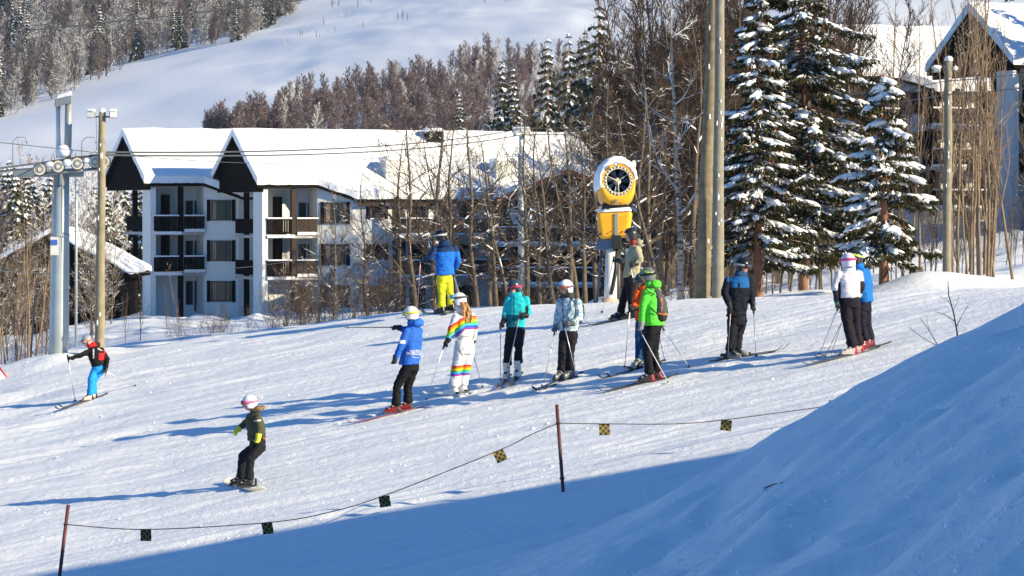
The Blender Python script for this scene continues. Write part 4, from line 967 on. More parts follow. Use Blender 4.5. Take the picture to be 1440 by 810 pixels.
mb3 = MB(); mb3.hexa([L(722, 315, .3), L(750, 317, -.5), L(757, 314, -1.0), L(728, 312, -.2), L(722, 312.5, .3), L(750, 314.5, -.5), L(757, 311.5, -1.0), L(728, 309.5, -.2)]); bevel(mb3.build('seat', M_seat, t), .02)
mb = MB(); mb.tube([L(728, 290, -.45), L(733, 304, -.5), L(752, 303, -1), L(756, 308, -1), L(756, 318, -1), L(744, 321, -.9), L(732, 315, -.6), L(726, 306, -.5)], .04, 7); mb.build('safety_bar', M_frame, t)
mb = MB(); mb.hexa([L(724, 312, .2), L(749, 314, -.5), L(753, 312, -.9), L(729, 309.4, -.2), L(726, 309, .2), L(748, 311.5, -.5), L(751, 309.5, -.8), L(731, 307, -.2)]); bevel(mb.build('seat_snow', SNOW, t), .03)

# timber poles
def pole(label, bx, by, tx, ty, Y, r0, r1, m, lamps=None, extra=0):
    b = P(bx, by, Y); t = thing('timber_pole', label, 'pole', b, 0)
    e = P(tx, ty, Y) - b; mb = MB(); n = 14; pts = [Vector((0, 0, -.5))] + [e * (i / n) + Vector((math.sin(i * .9) * .006, 0, 0)) for i in range(n + 1)]
    mb.tube(pts, [r0] + [r0 + (r1 - r0) * i / n for i in range(n + 1)], 18); mb.build('pole_shaft', m, t)
    mb = MB(); mb.ell(e + Vector((0, 0, .01)), (r1 * 1.15, r1 * 1.15, r1 * .9), 12, 7, jit=.06); mb.build('snow_cap', SNOW, t)
    rr = random.Random(bx)
    for i in range(7 if extra == 0 else extra):
        s = rr.uniform(.08, .95); c = e * s; rad = r0 + (r1 - r0) * s; th = rr.uniform(-2.2, -.9)
        mb = MB(); mb.ell(c + Vector((math.cos(th) * rad, math.sin(th) * rad, 0)), (rad * .16, .015, rr.uniform(.03, .08)), 6, 6, jit=.2, seed=i); mb.build('stuck_snow', SNOW, t)
    return t, e
t, e = pole('timber pole with two floodlights standing behind the left skier', 140, 484, 144, 157, 66.5, .115, .078, M_timber)
for sx in (-1, 1):
    mb = MB(); mb.tube([e + Vector((0, 0, -.12)), e + Vector((sx * .2, -.03, -.12))], .02, 6); h = mb.build('lamp_bracket', M_frame, t)
    mb = MB(); M_ = Matrix.Translation(e + Vector((sx * .25, -.06, -.06))) @ Matrix.Rotation(sx * .2, 4, 'Z'); mb.box(-.085, .085, -.09, .08, -.09, .05, M_); l1 = bevel(mb.build('floodlight', M_steel, t), .015)
    mb = MB(); mb.box(-.07, .07, -.098, -.091, -.075, .04, M_); mb.build('lamp_glass', M_pale, l1)
    mb = MB(); mb.box(-.09, .09, -.08, .08, .053, .12, M_); bevel(mb.build('lamp_snow', SNOW, l1), .03, 3)
mb = MB(); mb.tube([e + Vector((-.14, -.02, -.15)), P(137, 240, 66.4) - t.location, P(135, 330, 66.4) - t.location], .006, 5); mb.build('lamp_wire', M_wire, t)
pole('leaning left one of the two big timber poles behind the skiers', 987, 432, 1005, -60, 62.7, .168, .105, M_timber3, extra=5)
pole('straight right one of the two big timber poles behind the skiers', 1009, 431, 1013, -60, 62.3, .132, .095, M_timber2, extra=14)
t, e = pole('slim grey timber pole with a small snowy lamp at the right, carrying two wires', 1331, 412, 1334, 84, 74.5, .115, .10, M_timber2)
mb = MB(); mb.tube([e + Vector((0, -.02, -.25)), e + Vector((-.24, -.05, -.27))], .018, 6); h = mb.build('lamp_bracket', M_frame, t)
mb = MB(); mb.box(-.42, -.22, -.12, .03, -.33, -.24, Matrix.Translation(e)); l1 = bevel(mb.build('street_light', M_steel, t), .03)
mb = MB(); mb.ell(e + Vector((-.33, -.05, -.2)), (.14, .09, .06), 10, 6, jit=.1); mb.build('lamp_snow', SNOW, l1)
for z in (-.50, -.85):
    mb = MB(); mb.tube([e + Vector((0, -.13, z)), e + Vector((0, -.22, z))], .03, 8); mb.build('insulator', M_pale, t)
mb = MB(); mb.ell(e + Vector((.16, -.05, -.22)), (.07, .06, .06), 9, 6, jit=.15); mb.build('stuck_snow', SNOW, t)
# thin mast
b = P(107, 470, 72); t = thing('thin_mast', 'thin pale metal mast just right of the lift tower', 'mast', b)
mb = MB(); mb.tube([Vector((0, 0, -.3)), P(107.5, 215, 72) - b], [.035, .03], 8); mb.build('mast_shaft', M_galv, t)
for i in range(9):
    p = P(107, 440 - i * 23, 72) - b; mb = MB(); mb.tube([p + Vector((-.06, -.03, 0)), p + Vector((.06, -.03, 0))], .012, 5); mb.build('rung', M_galv, t)

# ------------------------------------------------------------ snow cannon
M_yel = mat('yellow_plastic', (.92, .43, .012), .35, .05, 8, .05, coat=.3)
M_blk = mat('black_metal', (.015, .015, .017), .5)
M_bluegrey = mat('blue_grey_steel', (.12, .17, .24), .5, metal=.3)
M_grille = mat('cream_ring', (.62, .56, .42), .5)
Yc = 64.6
t = thing('snow_cannon', 'yellow snow cannon with a fan drum and thick snow cap on its stand', 'snow cannon', G(866, Yc), 0)
def L(px, py, dy=0): return P(px, py, Yc + dy) - t.location
c = L(866, 257)
# drum: lathe round an axis tilted a little up, squarish towards the bottom
ax = Vector((.10, -1, .10)).normalized(); sx_ = Vector((1, .1, 0)).normalized(); uz = ax.cross(sx_).normalized() * -1
if uz.z < 0: uz = -uz
def ring(off, rx, rzt, rzb, n=40, sq=2.0):
    out = []
    for i in range(n):
        a = 2 * math.pi * i / n; ca, sa = math.cos(a), math.sin(a)
        e = 2.0 if sa > 0 else sq
        rr = (abs(ca) ** e + abs(sa) ** e) ** (-1 / e)
        out.append(c + ax * off + sx_ * (ca * rr * rx) + uz * (sa * rr * (rzt if sa > 0 else rzb)))
    return out
def loft(rings, name, m, parent, capend=False, smooth=True):
    mb = MB(); n = len(rings[0]); vs_ = [p for r_ in rings for p in r_]
    fs = [(i * n + j, i * n + (j + 1) % n, (i + 1) * n + (j + 1) % n, (i + 1) * n + j) for i in range(len(rings) - 1) for j in range(n)]
    if capend: fs.append(tuple((len(rings) - 1) * n + j for j in range(n)))
    mb.add(vs_, fs, smooth); return mb.build(name, m, parent)
loft([ring(.38, .325, .33, .33), ring(.40, .35, .36, .36, sq=2.3), ring(.36, .385, .42, .51, sq=3), ring(.1, .40, .44, .54, sq=3.2), ring(-.3, .41, .44, .54, sq=3), ring(-.6, .36, .36, .42, sq=2.6), ring(-.68, .2, .2, .2)], 'drum', M_yel, t, True)
loft([ring(.38, .325, .33, .33), ring(-.1, .31, .31, .31), ring(-.4, .30, .30, .30)], 'inner_duct', M_blk, t, True)
mb = MB(); mb.tube(ring(.37, .315, .32, .32, 40) + ring(.37, .315, .32, .32, 40)[:2], .017, 8, caps=False); mb.build('nozzle_ring', M_steel, t)
mb = MB(); mb.tube(ring(.39, .27, .275, .275, 40) + ring(.39, .27, .275, .275, 40)[:2], .012, 8, caps=False); mb.build('nozzle_ring', M_grille, t)
rg = ring(.39, .295, .30, .30, 24)
mb = MB()
for i, p in enumerate(rg): mb.ell(p, .022 if i % 2 else .028, 7, 5)
mb.build('nozzles', M_grille, t)
for i in range(7):
    a = 2 * math.pi * i / 7 + .2; d1_ = sx_ * math.cos(a) + uz * math.sin(a); d2_ = ax.cross(d1_)
    mb = MB(); p0 = c + ax * .18
    q = [p0 + d1_ * .07 - d2_ * .03 + ax * .03, p0 + d1_ * .29 - d2_ * .07 + ax * .04, p0 + d1_ * .29 + d2_ * .07 - ax * .03, p0 + d1_ * .07 + d2_ * .03 - ax * .03]
    mb.hexa(q + [v + ax * .012 for v in q]); mb.build('fan_blade', M_bluegrey, t)
mb = MB(); mb.ell(c + ax * .24, (.085, .1, .085), 14, 9); mb.build('fan_hub', M_grille, t)
for i in range(3):
    a = 2 * math.pi * i / 3 + .6; d1_ = sx_ * math.cos(a) + uz * math.sin(a)
    mb = MB(); mb.tube([c + ax * .33, c + ax * .33 + d1_ * .30], .012, 6); mb.build('stay', M_grille, t)
# snow hood over the drum
def hood(off, rx, rz, a0, a1, n=26):
    out = []
    for i in range(n):
        a = a0 + (a1 - a0) * i / (n - 1); w_ = 1 + .02 * math.sin(i * 2.1 + off * 9); out.append(c + ax * off + sx_ * (math.cos(a) * rx * w_) + uz * (math.sin(a) * rz * w_))
    return out
mb = MB(); a0, a1 = .12, math.pi + .35
rs = [(.41, .375, .395), (.42, .41, .455), (.38, .44, .54), (.2, .47, .58), (-.2, .47, .585), (-.5, .44, .50), (-.68, .34, .36)]
inn = [(.405, .372, .39), (.39, .39, .405), (.1, .405, .425), (-.3, .412, .425), (-.6, .365, .365)]
o_ = [hood(a, b, d_, a0, a1) for a, b, d_ in rs]; i_ = [hood(a, b, d_, a0, a1) for a, b, d_ in inn][::-1]
R_ = o_ + i_; n = 26; vs_ = [p for r_ in R_ for p in r_]; fs = []
for i in range(len(R_)):
    k = (i + 1) % len(R_)
    for j in range(n - 1): fs.append((i * n + j, i * n + j + 1, k * n + j + 1, k * n + j))
fs.append(tuple(i * n for i in range(len(R_)))); fs.append(tuple(i * n + n - 1 for i in range(len(R_)))[::-1])
mb.add(vs_, fs, True); mb.build('snow_hood', SNOW, t)
mb = MB(); mb.tube([L(866, 230.5, -.46), L(866, 230.5, -.52)], .05, 14); lg = mb.build('emblem', M_steel, t)
mb = MB(); mb.tube([L(866, 230.5, -.522), L(866, 230.5, -.526)], .028, 12); mb.build('emblem_centre', SNOW, lg)
mb = MB(); mb.box(-.025, .025, -.51, -.44, -.13, 0, Matrix.Translation(L(866, 280) - Vector((0, 0, .0)))); mb.build('stripe', M_steel, t)
for x in (860, 873):
    mb = MB(); mb.ell(L(x, 286, -.44), (.02, .03, .02), 8, 6); mb.build('red_bolt', M_red, t)
mb = MB(); mb.ell(L(890, 238, -.1), (.06, .07, .11), 12, 8); ear = mb.build('side_lamp', M_yel, t)
mb = MB(); mb.ell(L(891, 231, -.1), (.055, .07, .09), 12, 8, jit=.06); mb.build('lamp_snow', SNOW, ear)
# neck + housing
mb = MB(); mb.hexa([L(845, 300, -.3), L(884, 300, -.3), L(884, 300, .3), L(845, 300, .3), L(847, 286, -.3), L(882, 286, -.3), L(882, 286, .3), L(847, 286, .3)]); bevel(mb.build('neck', M_blk, t), .02)
mb = MB(); mb.hexa([L(843, 337, -.28), L(885, 334, -.32), L(885, 334, .3), L(843, 337, .3), L(838, 298, -.32), L(890, 296, -.36), L(890, 296, .32), L(838, 298, .32)]); bevel(mb.build('housing', M_yel, t), .11, 5)
mb = MB(); mb.hexa([L(839, 299, -.33), L(889, 297, -.37), L(889, 297, .3), L(839, 299, .3), L(843, 293, -.28), L(886, 291, -.32), L(886, 291, .26), L(843, 293, .26)]); bevel(mb.build('housing_snow', SNOW, t), .03, 3)
mb = MB(); mb.hexa([L(864.5, 334, -.325), L(869, 334, -.325), L(869, 334, -.30), L(864.5, 334, -.30), L(864.5, 300, -.365), L(869, 300, -.365), L(869, 300, -.33), L(864.5, 300, -.33)]); mb.build('stripe', M_steel, t)
for x in (859, 875):
    mb = MB(); mb.ell(L(x, 326, -.335), (.022, .015, .016), 8, 6); mb.build('bolt', M_blk, t)
mb = MB(); mb.ell(L(844, 329, -.3), (.03, .02, .03), 8, 6); mb.build('bolt', M_blk, t)
mb = MB(); mb.hexa([L(836, 352, -.1), L(868, 352, -.2), L(868, 352, .2), L(836, 352, .2), L(840, 336, -.1), L(868, 336, -.2), L(868, 336, .2), L(840, 336, .2)]); bevel(mb.build('bracket', M_bluegrey, t), .02)
mb = MB(); mb.hexa([L(861, 350, -.32), L(874, 350, -.32), L(874, 350, -.1), L(861, 350, -.1), L(860, 331, -.36), L(874, 331, -.36), L(874, 331, -.1), L(860, 331, -.1)]); bevel(mb.build('swivel', M_blk, t), .02)
mb = MB(); mb.tube([L(868, 340, 0), L(868, 470, 0)], .09, 12); mb.build('stand_post', M_blk, t)
mb = MB(); mb.tube([L(867, 350, -.16), L(866, 380, -.2), L(862, 402, -.22), L(859, 414, -.22)], .045, 9); mb.build('hose', M_blk, t)
mb = MB(); mb.tube([L(862, 352, -.1), L(860, 352, -.1), L(857, 470, -.1)], [.1, .13, .16], 14); mb.build('padding', mat('white_padding', (.72, .70, .66), .7, .3), t)
mb = MB(); mb.tube([L(858, 420, -.1), L(857, 436, -.1)], [.185, .20], 16); mb.build('padding_band', mat('pale_orange_pad', (.75, .42, .28), .8), t)
mb = MB(); mb.tube([L(880, 352, .2), L(888, 440, .3)], .03, 8); mb.build('stand_leg', M_bluegrey, t)
mb = MB(); mb.tube([L(846, 352, .2), L(838, 440, .3)], .03, 8); mb.build('stand_leg', M_bluegrey, t)

# ------------------------------------------------------------ rope fence
M_post = mat('dark_red_post', (.10, .022, .022), .6, .3, 30, .3)
M_rope = mat('dark_rope', (.03, .028, .03), .8)
M_fy = mat('flag_yellow', (.21, .15, .012), .7); M_fk = mat('flag_black', (.012, .012, .013), .7)
def fpost(label, bx, by, tx, ty, Y):
    b = P(bx, by, Y); t = thing('fence_post', label, 'fence post', (b.x, b.y, Tg(b.x, b.y) - .02), 0)
    a = P(tx, ty, Y) - t.location; mb = MB(); mb.tube([Vector((0, 0, -.25)), Vector((0, 0, 0)), a], .026, 12); mb.build('post_tube', M_post, t)
    mb = MB(); mb.tube([a * .16 + Vector((0, 0, -.01)), a * .16 + Vector((0, 0, .02))], .036, 12); mb.build('post_ring', M_post, t)
    mb = MB(); q = a * .79; mb.tube([q + Vector((0, 0, -.012)), q + Vector((0, 0, .014))], .034, 12); mb.build('rope_clip', M_rope, t)
    return t.location + a * .79
Yl, Yr = 42.2, 43.1
pA = fpost('dark red fence post leaning at the lower left edge of the shaded snow', 80, 835, 96, 710, Yl)
pB = fpost('dark red fence post standing at the shadow edge in the middle', 792, 688, 783, 569, Yr)
b_ = P(1168, 572, 44.4); zc = Tg(b_.x, b_.y)
pC = fpost('short dark red fence post hidden behind the shaded snow bank', 1168, HY - F * zc / 44.4, 1168, 563, 44.4)
def ropeline(label, a, b, ctrl, flags):
    """rope through pixel control points between two posts, flags hang from it"""
    pts = [a]
    for px, py in ctrl:
        s = (px - (720 + F * a.x / a.y)) / ((F * b.x / b.y) - (F * a.x / a.y)); Y = a.y + (b.y - a.y) * s; pts.append(P(px, py, Y))
    pts.append(b); fine = []
    n = len(pts)
    for i in range(n - 1):
        p0, p1, p2, p3 = pts[max(i - 1, 0)], pts[i], pts[i + 1], pts[min(i + 2, n - 1)]
        for j in range(10):
            u = j / 10; fine.append(Vector([_cr(p0[k], p1[k], p2[k], p3[k], u) for k in range(3)]))
    fine.append(b)
    mb = MB(); mb.tube(fine, .0075, 6); o = mb.build('fence_rope', M_rope); tag(o, label, 'rope')
    for px, ang, fl in flags:
        k = min(range(len(fine)), key=lambda i: abs(720 + F * fine[i].x / fine[i].y - px)); p = fine[k]
        mb = MB(); s = .165; c_ = 4; M_ = Matrix.Rotation(ang, 4, 'Y') @ Matrix.Rotation(.25 * math.sin(px), 4, 'Z')
        for ix in range(c_):
            for iz in range(c_):
                mb.cur = (ix + iz) % 2; x0 = -s / 2 + s / c_ * ix; z0 = -s + s / c_ * iz
                def q(x, y, z): return M_ @ Vector((x, y + .012 * math.sin(z * 25 + px), z - .004))
                mb.hexa([q(x0, -.002, z0), q(x0 + s / c_, -.002, z0), q(x0 + s / c_, .002, z0), q(x0, .002, z0), q(x0, -.002, z0 + s / c_), q(x0 + s / c_, -.002, z0 + s / c_), q(x0 + s / c_, .002, z0 + s / c_), q(x0, .002, z0 + s / c_)])
        o = mb.build('flag', [M_fk, M_fy]); o.location = p; tag(o, fl, 'flag', 'black and yellow checked flags on the rope')
ropeline('long sagging dark rope between the two dark red posts', pA, pB, [(205, 744.5), (375, 735), (460, 721), (540, 697), (700, 634), (745, 612)],
    [(205, 0, 'checked flag nearest the left fence post'), (375, -.15, 'checked flag second from the left fence post, at the edge of the shade'), (540, -.15, 'checked flag third from the left fence post, hanging over the shaded snow'), (699, -.42, 'tilted checked flag just left of the middle fence post')])
ropeline('dark rope running right from the middle post until the snow bank hides it', pB, pC, [(850, 596), (950, 596), (1022, 590), (1135, 575)],
    [(850, 0, 'checked flag just right of the middle fence post'), (1022, .12, 'checked flag furthest right, near the snow bank')])
#cable('fence_rope', 'end of rope leaving the left fence post towards the photo edge', [(*pA, 0), PP(-60, 725, 41.8, .03)], .0075, M_rope)

# ------------------------------------------------------------ twigs and stick on the bank
t = thing('bare_shrub', 'sparse leafless twigs sticking up behind the edge of the shaded snow bank', 'shrub', P(1346, 474, 36), 0)
def Lk(px, py, dy=0): return P(px, py, 36 + dy) - t.location
for nm, pts, r in (('stem', [(1346, 500), (1346, 468), (1341, 440), (1334, 415), (1333, 395)], .012), ('stem', [(1320, 505), (1318, 485), (1307, 465), (1294, 448)], .008),
               ('twig', [(1343, 452), (1330, 443), (1315, 438)], .006), ('twig', [(1345, 460), (1352, 445), (1362, 428)], .006), ('twig', [(1338, 430), (1330, 420), (1322, 417)], .004), ('twig', [(1318, 486), (1300, 477), (1278, 460)], .005),
               ('twig', [(1340, 436), (1346, 425), (1349, 412)], .004), ('twig', [(1308, 467), (1304, 455), (1303, 443)], .004)):
    mb = MB(); mb.tube([Lk(a, b, .1 * i) for i, (a, b) in enumerate(pts)], [r * (1 - .7 * i / len(pts)) for i in range(len(pts))], 6); mb.build(nm, M_twig, t)
def hit(px, py):
    Y = np.linspace(17, 45, 900); X = (px - 720) * Y / F; z = T(X, Y); k = np.nonzero((HY - py) * Y / F < z)[0]
    if len(k): return Vector((X[k[0]], Y[k[0]], z[k[0]]))
a, b = hit(1075, 688), hit(1100, 682)
mb = MB(); mb.tube([a + Vector((0, 0, .01)), (a + b) / 2 + Vector((0, 0, .02)), b + Vector((0, 0, .012))], [.008, .007, .004], 6)
tag(mb.build('stick', M_twig), 'short dark stick lying on the shaded snow bank', 'stick')
# board with a red edge at the left edge of the picture
t = thing('padded_board', 'white padded board with a red edge at the left edge of the photo', 'padding', P(-2, 545, 66), 0)
mb = MB(); q = [P(-14, 548, 66), P(3, 548, 66), P(10, 533, 66), P(-6, 513, 66)]; q = [v - t.location for v in q]
mb.hexa([q[0], q[1], q[1] + Vector((0, .12, 0)), q[0] + Vector((0, .12, 0)), q[3], q[2], q[2] + Vector((0, .12, 0)), q[3] + Vector((0, .12, 0))]); bevel(mb.build('board', SNOW, t), .02)
mb = MB(); mb.tube([q[3] + Vector((.02, .02, .02)), q[2] + Vector((.01, .02, .01)), q[2] * .5 + q[1] * .5 + Vector((.02, .02, 0))], .022, 8); mb.build('red_edge', mat('red_vinyl', (.5, .04, .05), .5), t)

# loose snow clods on the bank and along the piste
mb = MB(); rr = random.Random(33)
for i in range(330):
    if i < 210: px, py = rr.uniform(700, 1440), rr.uniform(430, 810); h = hit(px, py) if py > 830 - (px - 700) * .55 else None
    else: px, py = rr.uniform(0, 1100), rr.uniform(470, 760); Y = Yat(px, py); X = (px - 720) * Y / F; h = Vector((X, Y, Tg(X, Y)))
    if h is None: continue
    s = rr.uniform(.010, .024) * (1 if rr.random() < .93 else 1.7); mb.ell(h + Vector((0, 0, s * .3)), (s * 1.2, s, s * .8), 6, 4, jit=.3, seed=i, smooth=False)
tag(mb.build('snow_clods', SNOW), 'scattered small snow clods on the bank and piste', 'snow clods', kind='stuff')
# ------------------------------------------------------------ people
from mathutils.bvhtree import BVHTree
def cloth_mat(name, rough=.75, bump=.5, bsc=9, spec=.3, dist=.02):
    m = bpy.data.materials.new(name); m.use_nodes = True; n = m.node_tree.nodes; l = m.node_tree.links; b = n['Principled BSDF']
    b.inputs['Roughness'].default_value = rough; b.inputs['Specular IOR Level'].default_value = spec
    at = n.new('ShaderNodeAttribute'); at.attribute_name = 'Col'
    tc = n.new('ShaderNodeTexCoord'); ns = n.new('ShaderNodeTexNoise'); ns.inputs['Scale'].default_value = 6; l.new(tc.outputs['Object'], ns.inputs['Vector'])
    mr = n.new('ShaderNodeMapRange'); mr.inputs['To Min'].default_value = .82; mr.inputs['To Max'].default_value = 1.12; l.new(ns.outputs[0], mr.inputs[0])
    mx = n.new('ShaderNodeVectorMath'); mx.operation = 'SCALE'; l.new(at.outputs['Color'], mx.inputs[0]); l.new(mr.outputs[0], mx.inputs['Scale']); l.new(mx.outputs[0], b.inputs['Base Color'])
    n2 = n.new('ShaderNodeTexNoise'); n2.inputs['Scale'].default_value = bsc; n2.inputs['Detail'].default_value = 3; n2.inputs['Distortion'].default_value = 1.2; l.new(tc.outputs['Object'], n2.inputs['Vector'])
    bp = n.new('ShaderNodeBump'); bp.inputs['Strength'].default_value = bump; bp.inputs['Distance'].default_value = dist; l.new(n2.outputs[0], bp.inputs['Height']); l.new(bp.outputs[0], b.inputs['Normal'])
    return m
M_cloth = cloth_mat('ski_clothing', dist=.022, bump=.6, spec=.15); M_skin = cloth_mat('skin', .55, .1); M_glove = cloth_mat('glove_leather', .6, .4); M_shell = cloth_mat('helmet_shell', .3, 0, spec=.5)
M_boot = cloth_mat('boot_plastic', .35, .05, spec=.5); M_hair = cloth_mat('hair', .6, .6, 40); M_lens = mat('goggle_lens', (.03, .02, .03), .08, 0, coat=.5)
M_metal = mat('pole_aluminium', (.55, .55, .56), .35, metal=.6); M_basket = mat('dark_basket', (.03, .03, .035), .6)
def capsule(mb, a, b, ra, rb, n=12):
    a, b = Vector(a), Vector(b); d = (b - a)
    if d.length < 1e-5: mb.ell(a, ra, n, 8); return
    d.normalize(); pts, rs = [], []
    for k in range(4): t = math.pi / 2 * (k + .15) / 4; pts.append(a - d * ra * math.cos(t)); rs.append(ra * math.sin(t))
    pts += [a, b]; rs += [ra, rb]
    for k in range(3, -1, -1): t = math.pi / 2 * (k + .15) / 4; pts.append(b + d * rb * math.cos(t)); rs.append(rb * math.sin(t))
    mb.tube(pts, rs, n)
def loft_ell(mb, secs, n=18):
    """secs: (centre, lateral axis, half width, depth axis, half depth); closed"""
    vs_, fs = [], []
    for c, ax_, w_, ay, d_ in secs:
        for j in range(n):
            t = 2 * math.pi * j / n; ca, sa = math.cos(t), math.sin(t); e = 2.4; rr = (abs(ca) ** e + abs(sa) ** e) ** (-1 / e)
            vs_.append(c + ax_ * (ca * rr * w_) + ay * (sa * rr * d_))
    k = len(secs)
    for i in range(k - 1):
        for j in range(n): fs.append((i * n + j, i * n + (j + 1) % n, (i + 1) * n + (j + 1) % n, (i + 1) * n + j))
    fs.append(tuple(range(n))[::-1]); fs.append(tuple((k - 1) * n + j for j in range(n)))
    mb.add(vs_, fs, True)
def remeshed(mb, voxel, smooth=3, wr=0, wsc=7, seed=0):
    me = mb.mesh('tmp', []); o = bpy.data.objects.new('tmp', me); COL.objects.link(o)
    m = o.modifiers.new('r', 'REMESH'); m.mode = 'VOXEL'; m.voxel_size = voxel; m.use_smooth_shade = True
    if smooth: s = o.modifiers.new('s', 'SMOOTH'); s.factor = .5; s.iterations = smooth
    dg = bpy.context.evaluated_depsgraph_get(); out = bpy.data.meshes.new_from_object(o.evaluated_get(dg)); bpy.data.objects.remove(o); bpy.data.meshes.remove(me)
    if wr:
        n = len(out.vertices); co_ = np.empty(n * 3, np.float32); out.vertices.foreach_get('co', co_); co_ = co_.reshape(-1, 3)
        no = np.empty(n * 3, np.float32); out.vertex_normals.foreach_get('vector', no); no = no.reshape(-1, 3)
        a = np.array([mnoise.noise(Vector((float(c[0]) * wsc, float(c[1]) * wsc, float(c[2]) * wsc * 1.7 + seed * 7))) + .5 * mnoise.noise(Vector((float(c[0]) * wsc * 2.3, float(c[1]) * wsc * 2.3, float(c[2]) * wsc * 3.4 + seed))) for c in co_])
        a = -np.abs(a) * 1.6 + .4
        co_ += no * (a * wr)[:, None]; out.vertices.foreach_set('co', co_.ravel())
    out.polygons.foreach_set('use_smooth', np.full(len(out.polygons), True)); out.update()
    return out
def paint(me, fn):
    at = me.color_attributes.new('Col', 'FLOAT_COLOR', 'POINT'); n = len(me.vertices)
    c = np.empty(n * 4, np.float32)
    for i, v in enumerate(me.vertices):
        k = fn(v.co); c[i * 4:i * 4 + 4] = (k[0], k[1], k[2], 1)
    at.data.foreach_set('color', c)
def const(c): return lambda v: c
BLACK = (.008, .008, .010); SKIN = (.62, .34, .24); WHITE = (.74, .74, .75)

def person(desc, label, foot, J, ff, face, jacket, trousers, glove=BLACK, helmet=BLACK, gog=None, lens=None, goggles_up=False, strap=None, hemw=(.2, .16), sz=1.0, boots=BLACK, boot_dir=None,
           legw=1.0, skis=None, poles=None, bulk=1.0, hood=None, hstripe=None, soft_boot=False, cuff=.02, neckc=None, head_tilt=0, suit=False, blen=1.0):
    """foot: photo pixel of the ground contact; J: joints (px, py, dy)"""
    Y0 = Yat(*foot); X0 = (foot[0] - 720) * Y0 / F
    O = Vector((X0, Y0, Tg(X0, Y0)))
    def W(j): px, py = j[0], j[1]; dy = j[2] if len(j) > 2 else 0; return Vector(((px - 720) * (Y0 + dy) / F, Y0 + dy, (HY - py) * (Y0) / F)) - O
    zoff = O.z - (HY - foot[1]) * Y0 / F
    O = O.copy(); 
    def Wz(j): v = W(j); v.z += zoff; return v
    body = None
    j = {k: Wz(v) for k, v in J.items()}
    fa = lambda a: Vector((math.sin(R(a)), -math.cos(R(a)), 0))
    hd = fa(face); bdv = fa(ff)                            # head and body facing
    lat = (j['Ls'] - j['Rs']); lat.normalize(); up = Vector((0, 0, 1)); dep = lat.cross(up).normalized()
    # body mesh: one continuous figure
    H = j['head']; nk = j['neck']; hp = j['hip']; ch = (j['Ls'] + j['Rs']) / 2
    # ankles from the ground
    an = {}
    for s in 'LR':
        a = j[s + 'a']; gz_ = Tg(O.x + a.x, O.y + a.y) - O.z; an[s] = Vector((a.x, a.y, gz_ + (.15 if not soft_boot else .13) * sz)); an[s + 'g'] = gz_
    q = sz; b = MB()
    hr = hd.cross(up)
    b.ell(H + up * .015 * q, (.078 * q, .095 * q, .10 * q), 16, 12, M=Matrix((hr, hd, up)).transposed())
    b.ell(H + hd * .03 * q - up * .06 * q, (.052 * q, .06 * q, .06 * q), 12, 9, M=Matrix((hr, hd, up)).transposed())
    capsule(b, H + hd * .09 * q + up * .005 * q, H + hd * .115 * q - up * .025 * q, .012 * q, .017 * q, 8)
    capsule(b, H + hd * .088 * q - up * .058 * q - hr * .016 * q, H + hd * .088 * q - up * .058 * q + hr * .016 * q, .011 * q, .011 * q, 8)
    for s in (-1, 1): b.ell(H + hr * s * .08 * q - up * .005 * q, (.014 * q, .02 * q, .032 * q), 8, 6)
    capsule(b, H - up * .06 * q, nk - up * .03 * q, .055 * q, .062 * q)
    hw = (j['Ls'] - j['Rs']).length / 2
    loft_ell(b, [(hp - up * .06 * q, lat, .13 * q, dep, .09 * q), (hp + (ch - hp) * .3, lat, .125 * q, dep, .085 * q), (hp + (ch - hp) * .75, lat, .15 * q, dep, .10 * q), (ch, lat, .13 * q, dep, .08 * q), (nk - up * .02 * q, lat, .05 * q, dep, .05 * q)])
    for s, sg in (('L', 1), ('R', -1)):
        S, E, Wr, G_ = j[s + 's'], j[s + 'e'], j[s + 'w'], j[s + 'h']
        capsule(b, S, E, .05 * q, .04 * q); capsule(b, E, Wr, .04 * q, .03 * q)
        hdv = (G_ - Wr).normalized() if (G_ - Wr).length > .01 else Vector((0, 0, -1))
        # hand with palm, four curled fingers and a thumb
        side = hdv.cross(up).normalized() if abs(hdv.z) < .9 else lat
        for mb_, e in ((b, 0),):
            mb_.ell(Wr.lerp(G_, .55), (.04 * q, .04 * q, .04 * q), 8, 6)
        j[s + 'hd'] = hdv; j[s + 'side'] = side
        hb = hp + lat * sg * .085 * q
        kn = j[s + 'k']; A = an[s]
        capsule(b, hb - up * .03 * q, kn, .08 * q, .055 * q); capsule(b, kn, A, .05 * q, .038 * q); capsule(b, A, A + bdv * .12 * q - up * .06 * q, .04 * q, .032 * q)
        hand_parts(b, Wr, G_, hdv, side, q, .0)
    me = remeshed(b, .0115 * q, 1)
    lipc = (.42, .12, .10)
    def bc(v):
        if (v - H).length < .16 * q and v.z > nk.z - .02:
            if (v - (H + hd * .095 * q - up * .058 * q)).length < .026 * q: return lipc
            for s_ in (-1, 1):
                if (v - (H + hd * .088 * q + hr * s_ * .032 * q + up * .012 * q)).length < .014 * q: return (.05, .04, .04)
            return SKIN
        return (.05, .05, .06) if v.z < nk.z - .03 else SKIN
    paint(me, bc); me.materials.clear(); me.materials.append(M_skin)
    body = link('person', me); body.location = O; tag(body, label, 'person')
    # trousers
    b = MB(); lw = legw * q
    loft_ell(b, [(hp - up * .12 * q, lat, .155 * lw, dep, .125 * lw), (hp - up * .02 * q, lat, .17 * lw, dep, .135 * lw), (hp + up * .10 * q + (ch - hp) * .05, lat, .15 * lw, dep, .12 * lw)])
